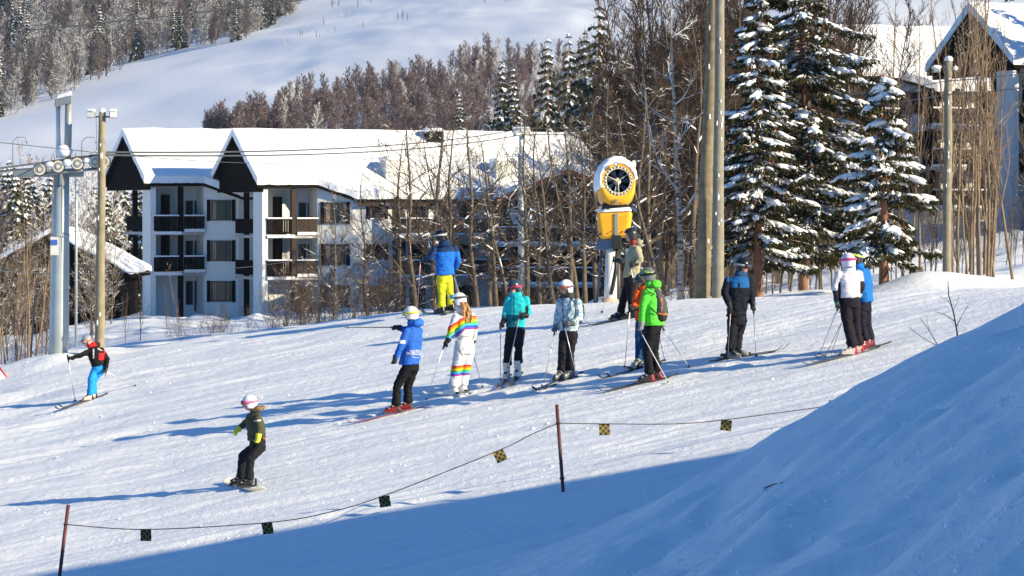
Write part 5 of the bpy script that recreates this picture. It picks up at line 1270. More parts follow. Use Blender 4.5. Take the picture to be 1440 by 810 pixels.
    for s, sg in (('L', 1), ('R', -1)):
        hb = hp + lat * sg * .08 * q - up * .06 * q; kn = j[s + 'k']; A = an[s]; A2 = A + (kn - A).normalized() * (.03 if soft_boot else cuff) * q
        capsule(b, hb, kn, .108 * lw, .082 * lw); capsule(b, kn, A2, .08 * lw, .076 * lw)
        dd = (A2 - kn).normalized(); b.tube([A2 - dd * .16 * q, A2 + dd * .015 * q], [.074 * lw, .092 * lw], 16)
    me = remeshed(b, .015 * q, 3, .012 * q, 8, foot[0])
    topx = lambda v: (720 + F * (v.x + O.x) / (v.y + O.y), HY - F * (v.z + O.z - 0) / Y0 + F * zoff / Y0)
    paint(me, (lambda v: trousers(*topx(v), v)) if callable(trousers) else const(trousers)); me.materials.clear(); me.materials.append(M_cloth)
    link('trousers' if not suit else 'ski_suit_legs', me, body)
    # jacket
    b = MB(); hem = j['hem']; bw = bulk * q
    loft_ell(b, [(hem, lat, hemw[0] * q, dep, hemw[1] * q), (hem.lerp(hp + up * .1 * q, .5) if hem.z < hp.z else hem + up * .04, lat, hemw[0] * .99 * q, dep, hemw[1] * q), (hp.lerp(ch, .38), lat, .185 * bw, dep, .15 * bw),
                 (hp.lerp(ch, .72), lat, .205 * bw, dep, .155 * bw), (ch - up * .03 * q, lat, max(hw * .95, .17 * bw), dep, .13 * bw), (ch + up * .035 * q, lat, max(hw * .7, .12 * bw), dep, .10 * bw), (nk + up * .0 * q, lat, .085 * q, dep, .08 * q), (nk + up * .045 * q, lat, .08 * q, dep, .08 * q)])
    for s, sg in (('L', 1), ('R', -1)):
        S, E, Wr = j[s + 's'], j[s + 'e'], j[s + 'w']
        capsule(b, S - up * .015, E, .076 * bw, .066 * bw); capsule(b, E, Wr, .064 * bw, .05 * bw)
    me = remeshed(b, .0145 * q, 2, .014 * q, 5.5, foot[0] + 5)
    jk = jacket
    paint(me, (lambda v: jk(*topx(v), v)) if callable(jk) else const(jk)); me.materials.clear(); me.materials.append(M_cloth)
    jo = link('jacket' if not suit else 'ski_suit_top', me, body)
    b = MB(); capsule(b, nk - lat * .03 + up * .02 * q, nk + lat * .03 + up * .02 * q, .09 * q, .09 * q, 14)
    b.tube([nk - up * .03, nk + up * .045 * q], [.095 * q, .088 * q], 18); me = remeshed(b, .013, 2); paint(me, const(neckc if neckc else (jk if not callable(jk) else jk(*topx(nk), nk)))); me.materials.append(M_cloth); link('collar', me, body)
    if hood:
        b = MB(); hc = nk - hd * .0 - bdv * .10 * q + up * .02 * q
        b.ell(hc, (.13 * q, .085 * q, .085 * q), 16, 10, M=Matrix((lat, dep, up)).transposed(), jit=.05); me = remeshed(b, .014, 2, .012, 10); paint(me, const(hood)); me.materials.append(M_cloth); link('hood', me, body)
    # gloves
    for s in 'LR':
        Wr, G_ = j[s + 'w'], j[s + 'h']; hdv, side = j[s + 'hd'], j[s + 'side']; b = MB()
        hand_parts(b, Wr, G_, hdv, side, q, .009 * q)
        b.tube([Wr - hdv * .05 * q, Wr + hdv * .03 * q], [.058 * q, .048 * q], 12)
        me = remeshed(b, .0085 * q, 1); paint(me, const(glove)); me.materials.append(M_glove); link('glove', me, body)
    # helmet
    hM = Matrix((hr, hd, up)).transposed()
    if head_tilt: hM = Matrix.Rotation(R(head_tilt), 3, hr) @ hM
    def HP(x, y, z): return H + hM @ Vector((x * q, y * q, z * q))
    b = MB(); nu, nv_ = 28, 18; vs_ = []; 
    for i in range(nv_ + 1):
        ph = math.pi * .76 * i / nv_
        for k in range(nu):
            th = 2 * math.pi * k / nu; rr_ = math.sin(ph) if ph < math.pi / 2 else .90 + .10 * math.sin(ph); x, y, z = rr_ * math.cos(th), rr_ * math.sin(th), math.cos(ph) * (1 if ph < math.pi / 2 else 1.25)
            front = max(0, y); zl = -.085 + .125 * sst(.22, .55, y)          # rim higher over the face
            zz = max(.032 + .125 * z, zl if True else 0)
            vs_.append(HP(.118 * x, -.008 + .137 * y, float(zz)))
    fs = [(i * nu + k, i * nu + (k + 1) % nu, (i + 1) * nu + (k + 1) % nu, (i + 1) * nu + k) for i in range(nv_) for k in range(nu)]
    b.add(vs_, fs, True); me = b.mesh('helmet', M_shell)
    hc_ = helmet
    def hcol(v):
        if hstripe:
            p = hM.transposed() @ (v - H)
            if abs(p.z / q - (.075 + .25 * p.y)) < .014: return hstripe
        return hc_
    paint(me, hcol); ho = link('helmet', me, body); so_ = ho.modifiers.new('s', 'SOLIDIFY'); so_.thickness = .018 * q; so_.offset = 1
    if strap or gog:
        # strap band round the helmet
        b = MB(); pts = []; zt = .045 if goggles_up else .012
        n = 30; up_, lo_ = [], []
        for k in range(n + 1):
            a = -math.pi * .82 + 2 * math.pi * .82 * k / n; a += -math.pi / 2
            x, y = math.cos(a), math.sin(a); zc = zt + .02 * (-y) + .02
            for arr, dz in ((up_, .018), (lo_, -.018)): arr.append(HP(.133 * x, -.008 + .152 * y, zc + dz))
        m_ = len(up_); b.add(up_ + lo_, [(k, k + 1, m_ + k + 1, m_ + k) for k in range(m_ - 1)], True); me = b.mesh('strap', M_glove); paint(me, const(strap or BLACK)); go_ = link('goggle_strap', me, ho); s2 = go_.modifiers.new('s', 'SOLIDIFY'); s2.thickness = .005
        zg = .075 if goggles_up else .012; yo = .03 if goggles_up else 0
        def gband(h, r0, name, m_, col=None, z=zg, ang=.36):
            b = MB(); n = 16; A_, B_ = [], []
            for k in range(n + 1):
                a = math.pi / 2 - math.pi * ang + 2 * math.pi * ang * k / n; x, y = math.cos(a), math.sin(a); hh = h * (1 - .35 * abs(x) ** 3) * (1 - .25 * math.exp(-(x / .15) ** 2) * (1 if r0 < .2 else 0))
                A_.append(HP(r0 * .86 * x, r0 * y + (.0 if not goggles_up else -.012), z + h)); B_.append(HP(r0 * .86 * x, r0 * y + (.008 if goggles_up else 0), z - hh))
            m2 = len(A_); b.add(A_ + B_, [(k, k + 1, m2 + k + 1, m2 + k) for k in range(m2 - 1)], True); me = b.mesh(name, m_)
            if col: paint(me, const(col))
            o = link(name, me, ho); s = o.modifiers.new('s', 'SOLIDIFY'); s.thickness = .014; s.offset = 0; return o
        rg_ = .135 if not goggles_up else .155
        f_ = gband(.04, rg_, 'goggles', M_glove, gog or BLACK); 
        lm = M_lens if not lens else mat('tinted_lens', lens, .1, 0, coat=.5)
        gband(.029, rg_ + .012, 'goggle_lens', lm, None, ang=.30)
    # boots
    bd = fa(boot_dir if boot_dir is not None else ff); bs = bd.cross(up)
    for s in 'LR':
        A = an[s]; gz_ = an[s + 'g']; heel = Vector((A.x, A.y, gz_)); b = MB(); h0 = .02
        if not soft_boot:
            loft_ell(b, [(heel - bd * .02 + up * .05 * q, bs, .055 * q, bd, .075 * q), (heel + up * .14 * q + bd * .0, bs, .06 * q, bd, .075 * q), (heel + up * (.24 if cuff > .1 else .17) * q + bd * (.025 if cuff > .1 else .01), bs, .062 * q, bd, .074 * q), (heel + up * (.31 if cuff > .1 else .19) * q + bd * (.05 if cuff > .1 else .01), bs, (.07 if cuff > .1 else .05) * q, bd, (.08 if cuff > .1 else .06) * q)], 14)
            b.tube([heel - bd * .08 * q + up * .05 * q, heel + bd * .06 * q + up * .075 * q, heel + bd * .15 * q + up * .055 * q, heel + bd * .205 * q + up * .045 * q], [.045 * q, .056 * q, .05 * q, .035 * q], 14)
            b.box(-.042 * q, .042 * q, -.115 * q, .215 * q, .012, .04 * q, Matrix.Translation(heel) @ Matrix((bs, bd, up)).transposed().to_4x4())
        else:
            loft_ell(b, [(heel + up * .06 * q, bs, .06 * q, bd, .08 * q), (heel + up * .24 * q, bs, .068 * q, bd, .075 * q)], 14)
            b.tube([heel - bd * .06 * q + up * .06 * q, heel + bd * .1 * q + up * .075 * q, heel + bd * .19 * q + up * .055 * q], [.055 * q, .06 * q, .045 * q], 14)
        me = remeshed(b, .01, 1); bcol = boots[0] if isinstance(boots[0], tuple) else boots; bc2 = boots[1] if isinstance(boots[0], tuple) else None
        def bfn(v):
            if bc2 and ((v - heel).dot(bd) < -.02 * q or (v.z - heel.z) > .20 * q): return bc2
            return bcol
        paint(me, bfn); me.materials.append(M_boot); bo = link('ski_boot' if not soft_boot else 'snowboard_boot', me, body)
        mb = MB()
        for k, (f_, z_) in enumerate(((.13, .085), (.06, .12), (.07, .18), (.08, .235))[:4 if cuff > .1 else 2]):
            mb.box(-.06 * q, .06 * q, (f_ - .012) * q, (f_ + .016) * q, (z_) * q, (z_ + .018) * q, Matrix.Translation(heel) @ Matrix((bs, bd, up)).transposed().to_4x4())
        mb.build('buckles', M_metal, bo)
    return dict(O=O, j=j, an=an, body=body, bd=bd, bs=bs, jacket=jo, lat=lat, dep=dep, up=up, W=Wz, nk=nk, hp=hp, ch=ch, H=H, hd=hd, hr=hr, desc=desc, q=q, helmet=ho)
def hand_parts(mb, Wr, G_, hdv, side, q, e):
    """palm, four unequal bent fingers and a thumb, closing as round a grip"""
    pal = Wr + hdv * .055 * q; nrm = hdv.cross(side).normalized()
    capsule(mb, Wr + hdv * .02 * q, pal, .028 * q + e, .034 * q + e, 10)
    mb.ell(pal + hdv * .01 * q, (.038 * q + e,) * 3, 9, 7)
    for k, L_ in enumerate((.030, .034, .032, .025)):
        o = pal + side * (k - 1.5) * .021 * q + hdv * .03 * q
        a = o + (hdv * .8 + nrm * .6).normalized() * L_ * q; c = a + (nrm * 1.0 - hdv * .35).normalized() * L_ * .9 * q
        capsule(mb, o, a, .0095 * q + e * .6, .009 * q + e * .6, 7); capsule(mb, a, c, .009 * q + e * .6, .008 * q + e * .6, 7)
    t0 = pal - side * .035 * q; t1 = t0 + (hdv * .6 - side * .5 + nrm * .7).normalized() * .035 * q; t2 = t1 + (hdv * .5 + nrm * .9 + side * .4).normalized() * .03 * q
    capsule(mb, t0, t1, .012 * q + e * .6, .011 * q + e * .6, 7); capsule(mb, t1, t2, .011 * q + e * .6, .009 * q + e * .6, 7)
def ski_pole(pr, hand, tip, col=None, grip=BLACK, tipY=None, which='left'):
    j = pr['j']; h = j[hand + 'h'] + pr['O']
    if len(tip) == 2: Y = Yat(*tip); X = (tip[0] - 720) * Y / F; tp = Vector((X, Y, Tg(X, Y) - .03))
    else: tp = Vector(P(tip[0], tip[1], pr['O'].y + tip[2]))
    d = (tp - h).normalized(); t = thing('ski_pole', f'ski pole in the {which} hand of {pr["desc"]}', 'ski pole', h)
    mb = MB(); mb.tube([d * .05, tp - h], [.009, .006], 8); mb.build('shaft', col or M_metal, t)
    mb = MB(); mb.tube([-d * .07, -d * .05, d * .07], [.022, .019, .016], 10); mb.build('grip', M_basket, t)
    L_ = (tp - h).length; c = d * (L_ - .07); mb = MB(); mb.tube([c - d * .008, c + d * .006], [.024, .03], 12); mb.build('basket', M_basket, t)
    mb = MB(); s_ = Vector((0, 0, -1)); mb.tube([-d * .06, -d * .06 + Vector((.03, 0, -.05)), Vector((.02, 0, -.1)), d * .0], .004, 5); mb.build('wrist_strap', M_basket, t)
SKM = {}
def skimat(c):
    if c not in SKM: SKM[c] = mat('ski_topsheet_%d' % len(SKM), c, .3, 0, var=.2, vscale=6, coat=.3)
    return SKM[c]
def ski_pair(pr, ang, length=1.55, col=(.03, .03, .035), names=('left', 'right'), shift=.1, lift=0, only='LR'):
    for s in only:
        A = pr['an'][s]; d = Vector((math.sin(R(ang)), -math.cos(R(ang)), 0)); sd = d.cross(Vector((0, 0, 1))); c = pr['O'] + Vector((A.x, A.y, 0)) + d * (shift + .05)
        def gz(p): return T(p.x, p.y, None) + .0
        z0 = float(T((c).x, c.y, None)); e = .4; sl = (float(T((c + d * e).x, (c + d * e).y, None)) - float(T((c - d * e).x, (c - d * e).y, None))) / (2 * e)
        zf = pr['an'][s + 'g'] + pr['O'].z + sl * (shift + .05); length = min(length, 1.32)
        t = thing('ski', f'{names[0 if s == "L" else 1]} ski of {pr["desc"]}', 'ski', (c.x, c.y, zf + .006 + lift))
        n = 22; V = []; 
        for i in range(n + 1):
            s_ = i / n; x = (s_ - .40) * length; w_ = .039 - .009 * math.sin(math.pi * min(max((s_ - .08) / .8, 0), 1)) + .0
            if s_ > .93: w_ *= math.sqrt(max(0.05, 1 - ((s_ - .93) / .07) ** 2))
            z = sl * x + .10 * max(0, (s_ - .88) / .12) ** 1.6 + .015 * max(0, (.05 - s_) / .05)
            for sg, dz in ((-1, 0), (1, 0), (1, .012), (-1, .012)): V.append(d * x + sd * sg * w_ + Vector((0, 0, z + dz)))
        fs = [(0, 1, 2, 3), tuple(n * 4 + k for k in (3, 2, 1, 0))]
        for i in range(n):
            for k in range(4): fs.append((i * 4 + k, i * 4 + (k + 1) % 4, (i + 1) * 4 + (k + 1) % 4, (i + 1) * 4 + k)[::-1])
        mb = MB(); mb.add(V, fs); mb.build('ski_board', skimat(col), t)
        M_ = Matrix.Translation(-d * (shift + .05)) @ Matrix((sd, d, Vector((0, 0, 1)))).transposed().to_4x4()
        mb = MB(); mb.box(-.03, .03, -.17, .25, .013, .02, M_); mb.box(-.03, .03, -.17, -.09, .0125, .065, M_); mb.box(-.03, .03, .17, .25, .0125, .05, M_); bevel(mb.build('binding', M_basket, t), .008)
def sub(parent, name, b, col, m=None, vox=.012, sm=2, wr=0):
    me = remeshed(b, vox, sm, wr); paint(me, col if callable(col) else const(col)); me.materials.append(m or M_cloth); return link(name, me, parent)

# ---- 1 instructor
BL = (.025, .12, .50)
def jcol(px, py, v):
    if 576 < px < 579.5 and 487 < py < 502 and abs(px - (580.5 - (py - 487) * .13)) < 99 and abs(px - 571 - (502 - py) * .1 - 0) < 1.0: return (.8, .8, .8)
    if 561 < px < 570 and 476.5 < py < 480.5: return (.75, .75, .78)
    return BL
p = person('the pointing ski instructor', 'ski instructor in a blue jacket with white back print pointing a pole to the left', (566, 578),
  dict(head=(577.5, 441), neck=(581, 454), Ls=(572, 463.5, -.14), Rs=(589, 463, .10), Le=(563.5, 486, -.22), Lw=(556, 501, -.22), Lh=(553.5, 510, -.22), Re=(569, 462.5, .25), Rw=(560.5, 460, .2), Rh=(554.5, 459.5, .2),
       hip=(577, 511), hem=(575.5, 511), Lk=(558.5, 541, -.08), Rk=(573, 543, .08), La=(557, 572, -.07), Ra=(574, 571, .07)), -110, -115, jcol, BLACK, helmet=(.80, .80, .76), gog=(.7, .65, .05), strap=(.85, .75, .10), hemw=(.20, .17),
  boots=((.22, .012, .012), (.03, .03, .03)), boot_dir=-80, hood=(.03, .14, .55), glove=(.02, .018, .018))
ski_pair(p, -72, 1.5, (.26, .10, .17)); ski_pole(p, 'R', (484, 460.5, .2), M_basket, which='raised right')
# printed text on the back of the jacket
def print_text(pr, txt, px, py, size, rot=0):
    cu = bpy.data.curves.new('txt', 'FONT'); cu.body = txt; cu.size = size; cu.align_x = 'CENTER'; cu.resolution_u = 2; o = bpy.data.objects.new('txt', cu); COL.objects.link(o)
    dg = bpy.context.evaluated_depsgraph_get(); me = bpy.data.meshes.new_from_object(o.evaluated_get(dg)); bpy.data.objects.remove(o)
    jm = pr['jacket'].data; bv = BVHTree.FromPolygons([v.co for v in jm.vertices], [tuple(f.vertices) for f in jm.polygons]); c = pr['W']((px, py)); ca, sa = math.cos(rot), math.sin(rot)
    for v in me.vertices:
        x, z = v.co.x * ca - v.co.y * sa, v.co.x * sa + v.co.y * ca; P0 = Vector((c.x + x, -1.5, c.z + z)); h = bv.ray_cast(P0, Vector((0, 1, 0)))
        v.co = (h[0] - Vector((0, .006, 0))) if h[0] else Vector((c.x + x, c.y - .15, c.z + z))
    me.materials.append(mat('white_print', (.8, .8, .8), .6)); return link('back_print', me, pr['jacket'])
print_text(p, 'NORSK', 585, 493.4, .062, -.02); print_text(p, 'SKISKOLE', 583.5, 497.5, .072, -.06)
mb = MB(); jm = p['jacket'].data; bv = BVHTree.FromPolygons([v.co for v in jm.vertices], [tuple(f.vertices) for f in jm.polygons]); pts = []
for i in range(16):
    c = p['W']((579 + i * .68, 499.6 + i * .13 + .4 * math.sin(i * 2))); h = bv.ray_cast(Vector((c.x, -1.5, c.z)), Vector((0, 1, 0)))
    if h[0]: pts.append(h[0] - Vector((0, .004, 0)))
if len(pts) > 2: mb.tube(pts, .004, 4); mb.build('back_print', mat('white_script', (.8, .8, .8), .6), p['jacket'])

# ---- 2 rainbow suit
RB = [(.75, .03, .03), (.80, .22, .01), (.80, .62, .02), (.10, .48, .06), (.08, .50, .70), (.02, .12, .55), (.35, .03, .30)]
def rainbow(px, py, v):
    off = max(0, 655 - px) * .62; t = (py - (443.5 + off)) / (2.75 + max(0, 655 - px) * .03)
    if 0 <= t < 7: return RB[int(t)]
    return (.68, .67, .68)
def rleg(px, py, v):
    t = (py - 513 - (1 if px < 647 else 0)) / 2.1
    if 0 <= t < 7: return RB[int(t)]
    return (.68, .67, .68)
p = person('the blonde woman in the rainbow suit', 'woman in a white one piece ski suit with rainbow stripes and long blonde hair', (642, 554),
  dict(head=(645, 423), neck=(650, 437), Ls=(641, 444.5, -.12), Rs=(664, 444, .06), Le=(634, 464, -.18), Lw=(629.5, 478, -.2), Lh=(624.5, 485, -.22), Re=(668.5, 463, .12), Rw=(665, 481, .24), Rh=(662, 489, .28),
       hip=(653, 488), hem=(653, 479), Lk=(641, 522, -.03), Rk=(655, 521, .05), La=(638, 551, -.05), Ra=(650.5, 549, .05)), -150, -100, rainbow, rleg, helmet=(.82, .82, .84), gog=(.25, .5, .6), lens=(.1, .35, .45), goggles_up=True,
  strap=(.1, .1, .1), hemw=(.14, .12), boots=(.80, .80, .80), boot_dir=-120, suit=True, legw=1.15, bulk=.93, neckc=(.76, .75, .76))
b = MB(); rr = random.Random(4)
H_ = p['H']; back = -p['hd']
for i in range(34):
    s0 = H_ + p['W']((654, 430)) * 0 + Vector((.06 + rr.uniform(-.05, .07), -.07 + rr.uniform(-.05, .06), -.04 + rr.uniform(-.03, .03))); x = rr.uniform(-.04, .13)
    pts = [s0 + Vector((x * k / 5 + .013 * math.sin(k * 1.8 + i) + .03 * (k > 0), -.012 * k + .012 * math.cos(k * 2 + i), -.07 * k * rr.uniform(.95, 1.1))) for k in range(6)]
    b.tube(pts, [.014, .018, .018, .016, .013, .005], 6)
sub(p['body'], 'hair', b, lambda v: (.55, .30, .11) if math.sin(v.x * 300 + v.z * 11) > -.2 else (.42, .20, .07), M_hair, .009, 1)
ski_pair(p, -140, 1.5, (.72, .72, .74)); ski_pole(p, 'L', (598, 563), which='left'); ski_pole(p, 'R', (680, 545), which='right')

# ---- 3 yellow trousers
def yj(px, py, v): return (.012, .035, .11) if (py < 354 + max(0, (632 - px) * .05) or (px < 612.5 and py < 362 - (px - 606) * 1.0 + 4)) else (.015, .14, .55)
p = person('the man in yellow trousers', 'man in a blue and navy jacket with bright yellow trousers looking down at the houses', (626, 440),
  dict(head=(618.5, 333), neck=(624, 344), Ls=(611.5, 349.5, -.06), Rs=(640, 349, .06), Le=(606, 362, -.12), Lw=(598, 363, -.1), Lh=(591.5, 362.5, -.1), Re=(644.5, 367, .10), Rw=(640, 380, .22), Rh=(637, 385, .28),
       hip=(625, 390), hem=(625.5, 386.5), Lk=(621.5, 412, -.05), Rk=(633, 411, .07), La=(621, 436, -.05), Ra=(635, 434, .08)), -160, -120, yj, (.62, .62, .03), strap=(.6, .6, .6), gog=BLACK, hemw=(.215, .17), boot_dir=-130, hood=(.012, .035, .11), bulk=1.05)
ski_pole(p, 'L', (586.5, 443), skimat((.7, .35, .33)), which='left'); ski_pole(p, 'R', (653, 433), which='right'); ski_pair(p, -150, 1.5)

# ---- 4 teal
def tj(px, py, v):
    if 738.5 < px < 743 and 430 < py < 455: return (.012, .02, .03)
    if abs(px - 722.5) < .8 and py < 458: return (.01, .05, .08)
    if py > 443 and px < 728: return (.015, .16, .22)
    return (.015, .46, .52)
p = person('the woman in the turquoise jacket', 'skier in a turquoise jacket, navy helmet and white boots facing the camera', (720, 533),
  dict(head=(723, 405), neck=(725, 417), Rs=(715.5, 421), Ls=(739.5, 421, -.03), Re=(710.8, 440, -.02), Rw=(708, 452, -.08), Rh=(703.5, 459, -.12), Le=(743, 440, -.03), Lw=(738.5, 443.5, -.16), Lh=(731, 443, -.24),
       hip=(725, 462), hem=(724.8, 460.5), Rk=(714.5, 491, -.06), Lk=(729, 491, -.04), Ra=(713, 529), La=(728.5, 529)), -20, -32, tj, (.012, .013, .018), helmet=(.03, .05, .08), gog=(.03, .02, .03), lens=(.16, .01, .03), strap=(.55, .05, .12), hemw=(.175, .14),
  boots=(.72, .72, .66), bulk=.95, legw=.97, boot_dir=-15, cuff=.14)
ski_pair(p, -10, 1.5); ski_pole(p, 'R', (704, 537), which='right'); ski_pole(p, 'L', (714, 522, -.35), which='left')

# ---- 5 pale blue pattern
def pj(px, py, v):
    if abs(px - 791 - (py - 420) * .02) < .7: return (.05, .07, .09)
    n_ = mnoise.noise(Vector((v.x * 26, v.y * 26, v.z * 26))); return (.52, .62, .67) if n_ > -.12 else (.20, .31, .38)
p = person('the skier in the pale patterned jacket', 'skier in a pale blue patterned jacket and white helmet with a small backpack', (796, 532),
  dict(head=(795.5, 404.5), neck=(799, 418), Rs=(787.5, 423, .06), Ls=(813, 423.5, -.08), Re=(784, 443, .04), Rw=(781.5, 458, -.02), Rh=(780, 465.5, -.06), Le=(815, 446, -.14), Lw=(804, 453.5, -.24), Lh=(793, 454, -.28),
       hip=(799.5, 466), hem=(798.5, 464.5), Rk=(790.5, 496, -.04), Lk=(801.5, 496, -.03), Ra=(789.5, 529), La=(802.5, 528)), -35, -50, pj, (.014, .014, .02), glove=(.12, .13, .13), helmet=(.80, .80, .82), gog=(.3, .3, .3), lens=(.35, .08, .02), goggles_up=False, strap=(.22, .10, .17), hemw=(.195, .15),
  boots=((.16, .16, .17), (.05, .05, .05)), boot_dir=-40, neckc=(.05, .055, .05), legw=.95)
b = MB(); b.ell(p['ch'] - p['dep'] * (-.0) + Vector((.17, .15, -.2)), (.12, .09, .22), 14, 10); sub(p['body'], 'backpack', b, (.05, .07, .09), wr=.01)
b = MB(); W_ = p['W']; b.tube([W_((803, 418, -.10)), W_((808, 424, -.19)), W_((809.5, 436, -.24)), W_((808, 447, -.22)), W_((813, 452, -.05))], .016, 8); sub(p['body'], 'backpack_strap', b, (.05, .07, .09))
ski_pair(p, -35, 1.5); ski_pole(p, 'R', (764, 539), which='right'); ski_pole(p, 'L', (812, 530), which='left')

# ---- 6 khaki
p = person('the man in the khaki jacket', 'man in a khaki jacket and black trousers beside the snow cannon, seen from the left', (876, 448),
  dict(head=(886.5, 330), neck=(890.5, 342), Ls=(896, 349, -.2), Rs=(890.5, 348, .14), Le=(901, 364, -.24), Lw=(894, 369.5, -.26), Lh=(886, 371, -.28), Re=(882.5, 364, .24), Rw=(871, 366.5, .2), Rh=(862.5, 364, .18),
       hip=(886.5, 393), hem=(887.5, 389), Lk=(887, 418, -.1), Rk=(877.5, 418, .07), La=(890, 444, -.1), Ra=(873, 446, .06)), -85, -88, (.36, .33, .22), BLACK, glove=(.04, .04, .04), helmet=(.025, .025, .03), gog=None, strap=None, hemw=(.155, .165), boot_dir=-85, hood=(.34, .31, .2), neckc=(.3, .06, .04))
ski_pair(p, -86, 1.6, (.04, .04, .045)); ski_pole(p, 'R', (846, 440.5), skimat((.7, .7, .72)), which='right'); ski_pole(p, 'L', (901, 441), skimat((.7, .7, .72)), which='left')

# ---- 7 orange (behind green)
p = person('the skier in the orange jacket', 'partly hidden skier in an orange jacket and blue trousers behind another skier', (899, 517),
  dict(head=(902.5, 395), neck=(907, 405), Rs=(896.5, 411), Ls=(922, 402, .04), Re=(893.5, 425), Rw=(891, 433, -.12), Rh=(886, 433, -.2), Le=(926, 424, .1), Lw=(924, 440), Lh=(920, 445, -.08),
       hip=(906, 449), hem=(906, 447), Rk=(898, 478, -.05), Lk=(909, 478), Ra=(898.5, 511), La=(911, 510)), -40, -55, (.80, .10, .015), (.01, .06, .16), helmet=(.02, .025, .04), strap=BLACK, gog=BLACK, hemw=(.175, .14), boots=((.45, .42, .36), BLACK), bulk=.98, hood=(.80, .10, .015), legw=.85)
ski_pole(p, 'R', (878, 518.5), which='right'); ski_pair(p, -55, 1.4, (.03, .03, .03)); ski_pole(p, 'L', (936, 509), which='left')

# ---- 8 green
p = person('the skier in the bright green jacket', 'skier in a bright green jacket with a grey backpack seen from behind', (915, 536),
  dict(head=(910.5, 388), neck=(914.5, 401.5), Ls=(909.5, 410, -.18), Rs=(924, 409.5, .16), Le=(903.5, 433, -.24), Lw=(902, 455, -.22), Lh=(900.5, 465, -.22), Re=(934, 434, .2), Rw=(933.5, 452, .14), Rh=(931.5, 461, .1),
       hip=(918, 460), hem=(918, 457), Lk=(910.5, 494, -.06), Rk=(919.5, 494, .08), La=(913.5, 530, -.06), Ra=(924, 528, .08)), -105, -105, (.09, .56, .05), BLACK, glove=(.25, .25, .27), helmet=(.13, .15, .15), hstripe=(.35, .6, .05), strap=None, gog=(.1, .5, .1), hemw=(.21, .18), boots=((.03, .03, .035), (.2, .012, .02)), boot_dir=-85, hood=(.09, .56, .05))
W_ = p['W']; b = MB(); bc_ = W_((927, 428, -.02))
loft_ell(b, [(W_((929, 451, -.02)), Vector((0, 1, 0)), .13, Vector((1, 0, 0)), .095), (W_((929.5, 440, -.02)), Vector((0, 1, 0)), .165, Vector((1, 0, 0)), .125), (W_((928, 424, -.02)), Vector((0, 1, 0)), .16, Vector((1, 0, 0)), .12), (W_((922.5, 409, -.02)), Vector((0, 1, 0)), .12, Vector((1, 0, 0)), .085), (W_((919.5, 403.5, -.02)), Vector((0, 1, 0)), .06, Vector((1, 0, 0)), .05)])
def bpc(v):
    px, py = 720 + F * (v.x + p['O'].x) / (v.y + p['O'].y), HY - F * (v.z + p['O'].z) / p['O'].y
    if abs(py - (440.5 + (px - 925) * .12)) < .9 : return (.75, .22, .04)
    if abs(px - (931.5 - ((py - 428) / 14) ** 2 * 3)) < .55 and 418 < py < 440: return (.6, .2, .06)
    return (.03, .03, .035) if py > 441 else (.075, .078, .085)
sub(p['body'], 'backpack', b, bpc, wr=.012)
b = MB(); b.tube([W_((921, 405, -.14)), W_((913, 402.5, -.2)), W_((907.5, 404.5, -.24)), W_((912, 409, -.3)), W_((921, 414, -.2))], .015, 8); sub(p['body'], 'backpack_strap', b, (.02, .03, .02))
b = MB(); b.tube([W_((914, 431, -.2)), W_((919, 436, -.24)), W_((925, 441, -.2))], .014, 8); sub(p['body'], 'backpack_strap', b, (.02, .03, .02))
ski_pole(p, 'L', (942, 536), skimat((.72, .72, .74)), which='left'); ski_pole(p, 'R', (971, 516), skimat((.72, .72, .74)), which='right'); ski_pair(p, -80, 1.6, (.05, .05, .055))

# ---- 9 navy
def nj(px, py, v):
    if py < 403.5 and px > 1028.5 and px < 1053.5 and not (1037.5 < px < 1040.5 and py > 396): return (.01, .10, .32)
    if py < 395 and 1021 < px < 1026: return (.01, .10, .32)
    return (.006, .009, .018)
p = person('the man in the navy jacket', 'man in a navy jacket with blue chest panels and black helmet facing right', (1033, 501.5),
  dict(head=(1044.5, 373.5), neck=(1042, 386), Rs=(1023.5, 392.5, -.05), Ls=(1054, 392.5, .05), Re=(1018.5, 411, -.1), Rw=(1025, 426.5, -.16), Rh=(1027.5, 434, -.2), Le=(1056.5, 412, .02), Lw=(1058.5, 426.5, -.04), Lh=(1059.5, 434.5, -.06),
       hip=(1036.5, 446), hem=(1035.5, 444), Rk=(1029, 469, -.07), Lk=(1039, 469, .03), Ra=(1026.5, 498, -.07), La=(1036.5, 497, .05)), 35, 60, nj, (.012, .012, .018), strap=(.4, .4, .42), gog=BLACK, hemw=(.185, .15), boots=((.22, .23, .20), BLACK), boot_dir=70, neckc=(.02, .07, .16))
ski_pair(p, 78, 1.5, (.03, .03, .035)); ski_pole(p, 'R', (1023, 506.5), skimat((.6, .48, .32)), which='right'); ski_pole(p, 'L', (1063.5, 503), which='left')

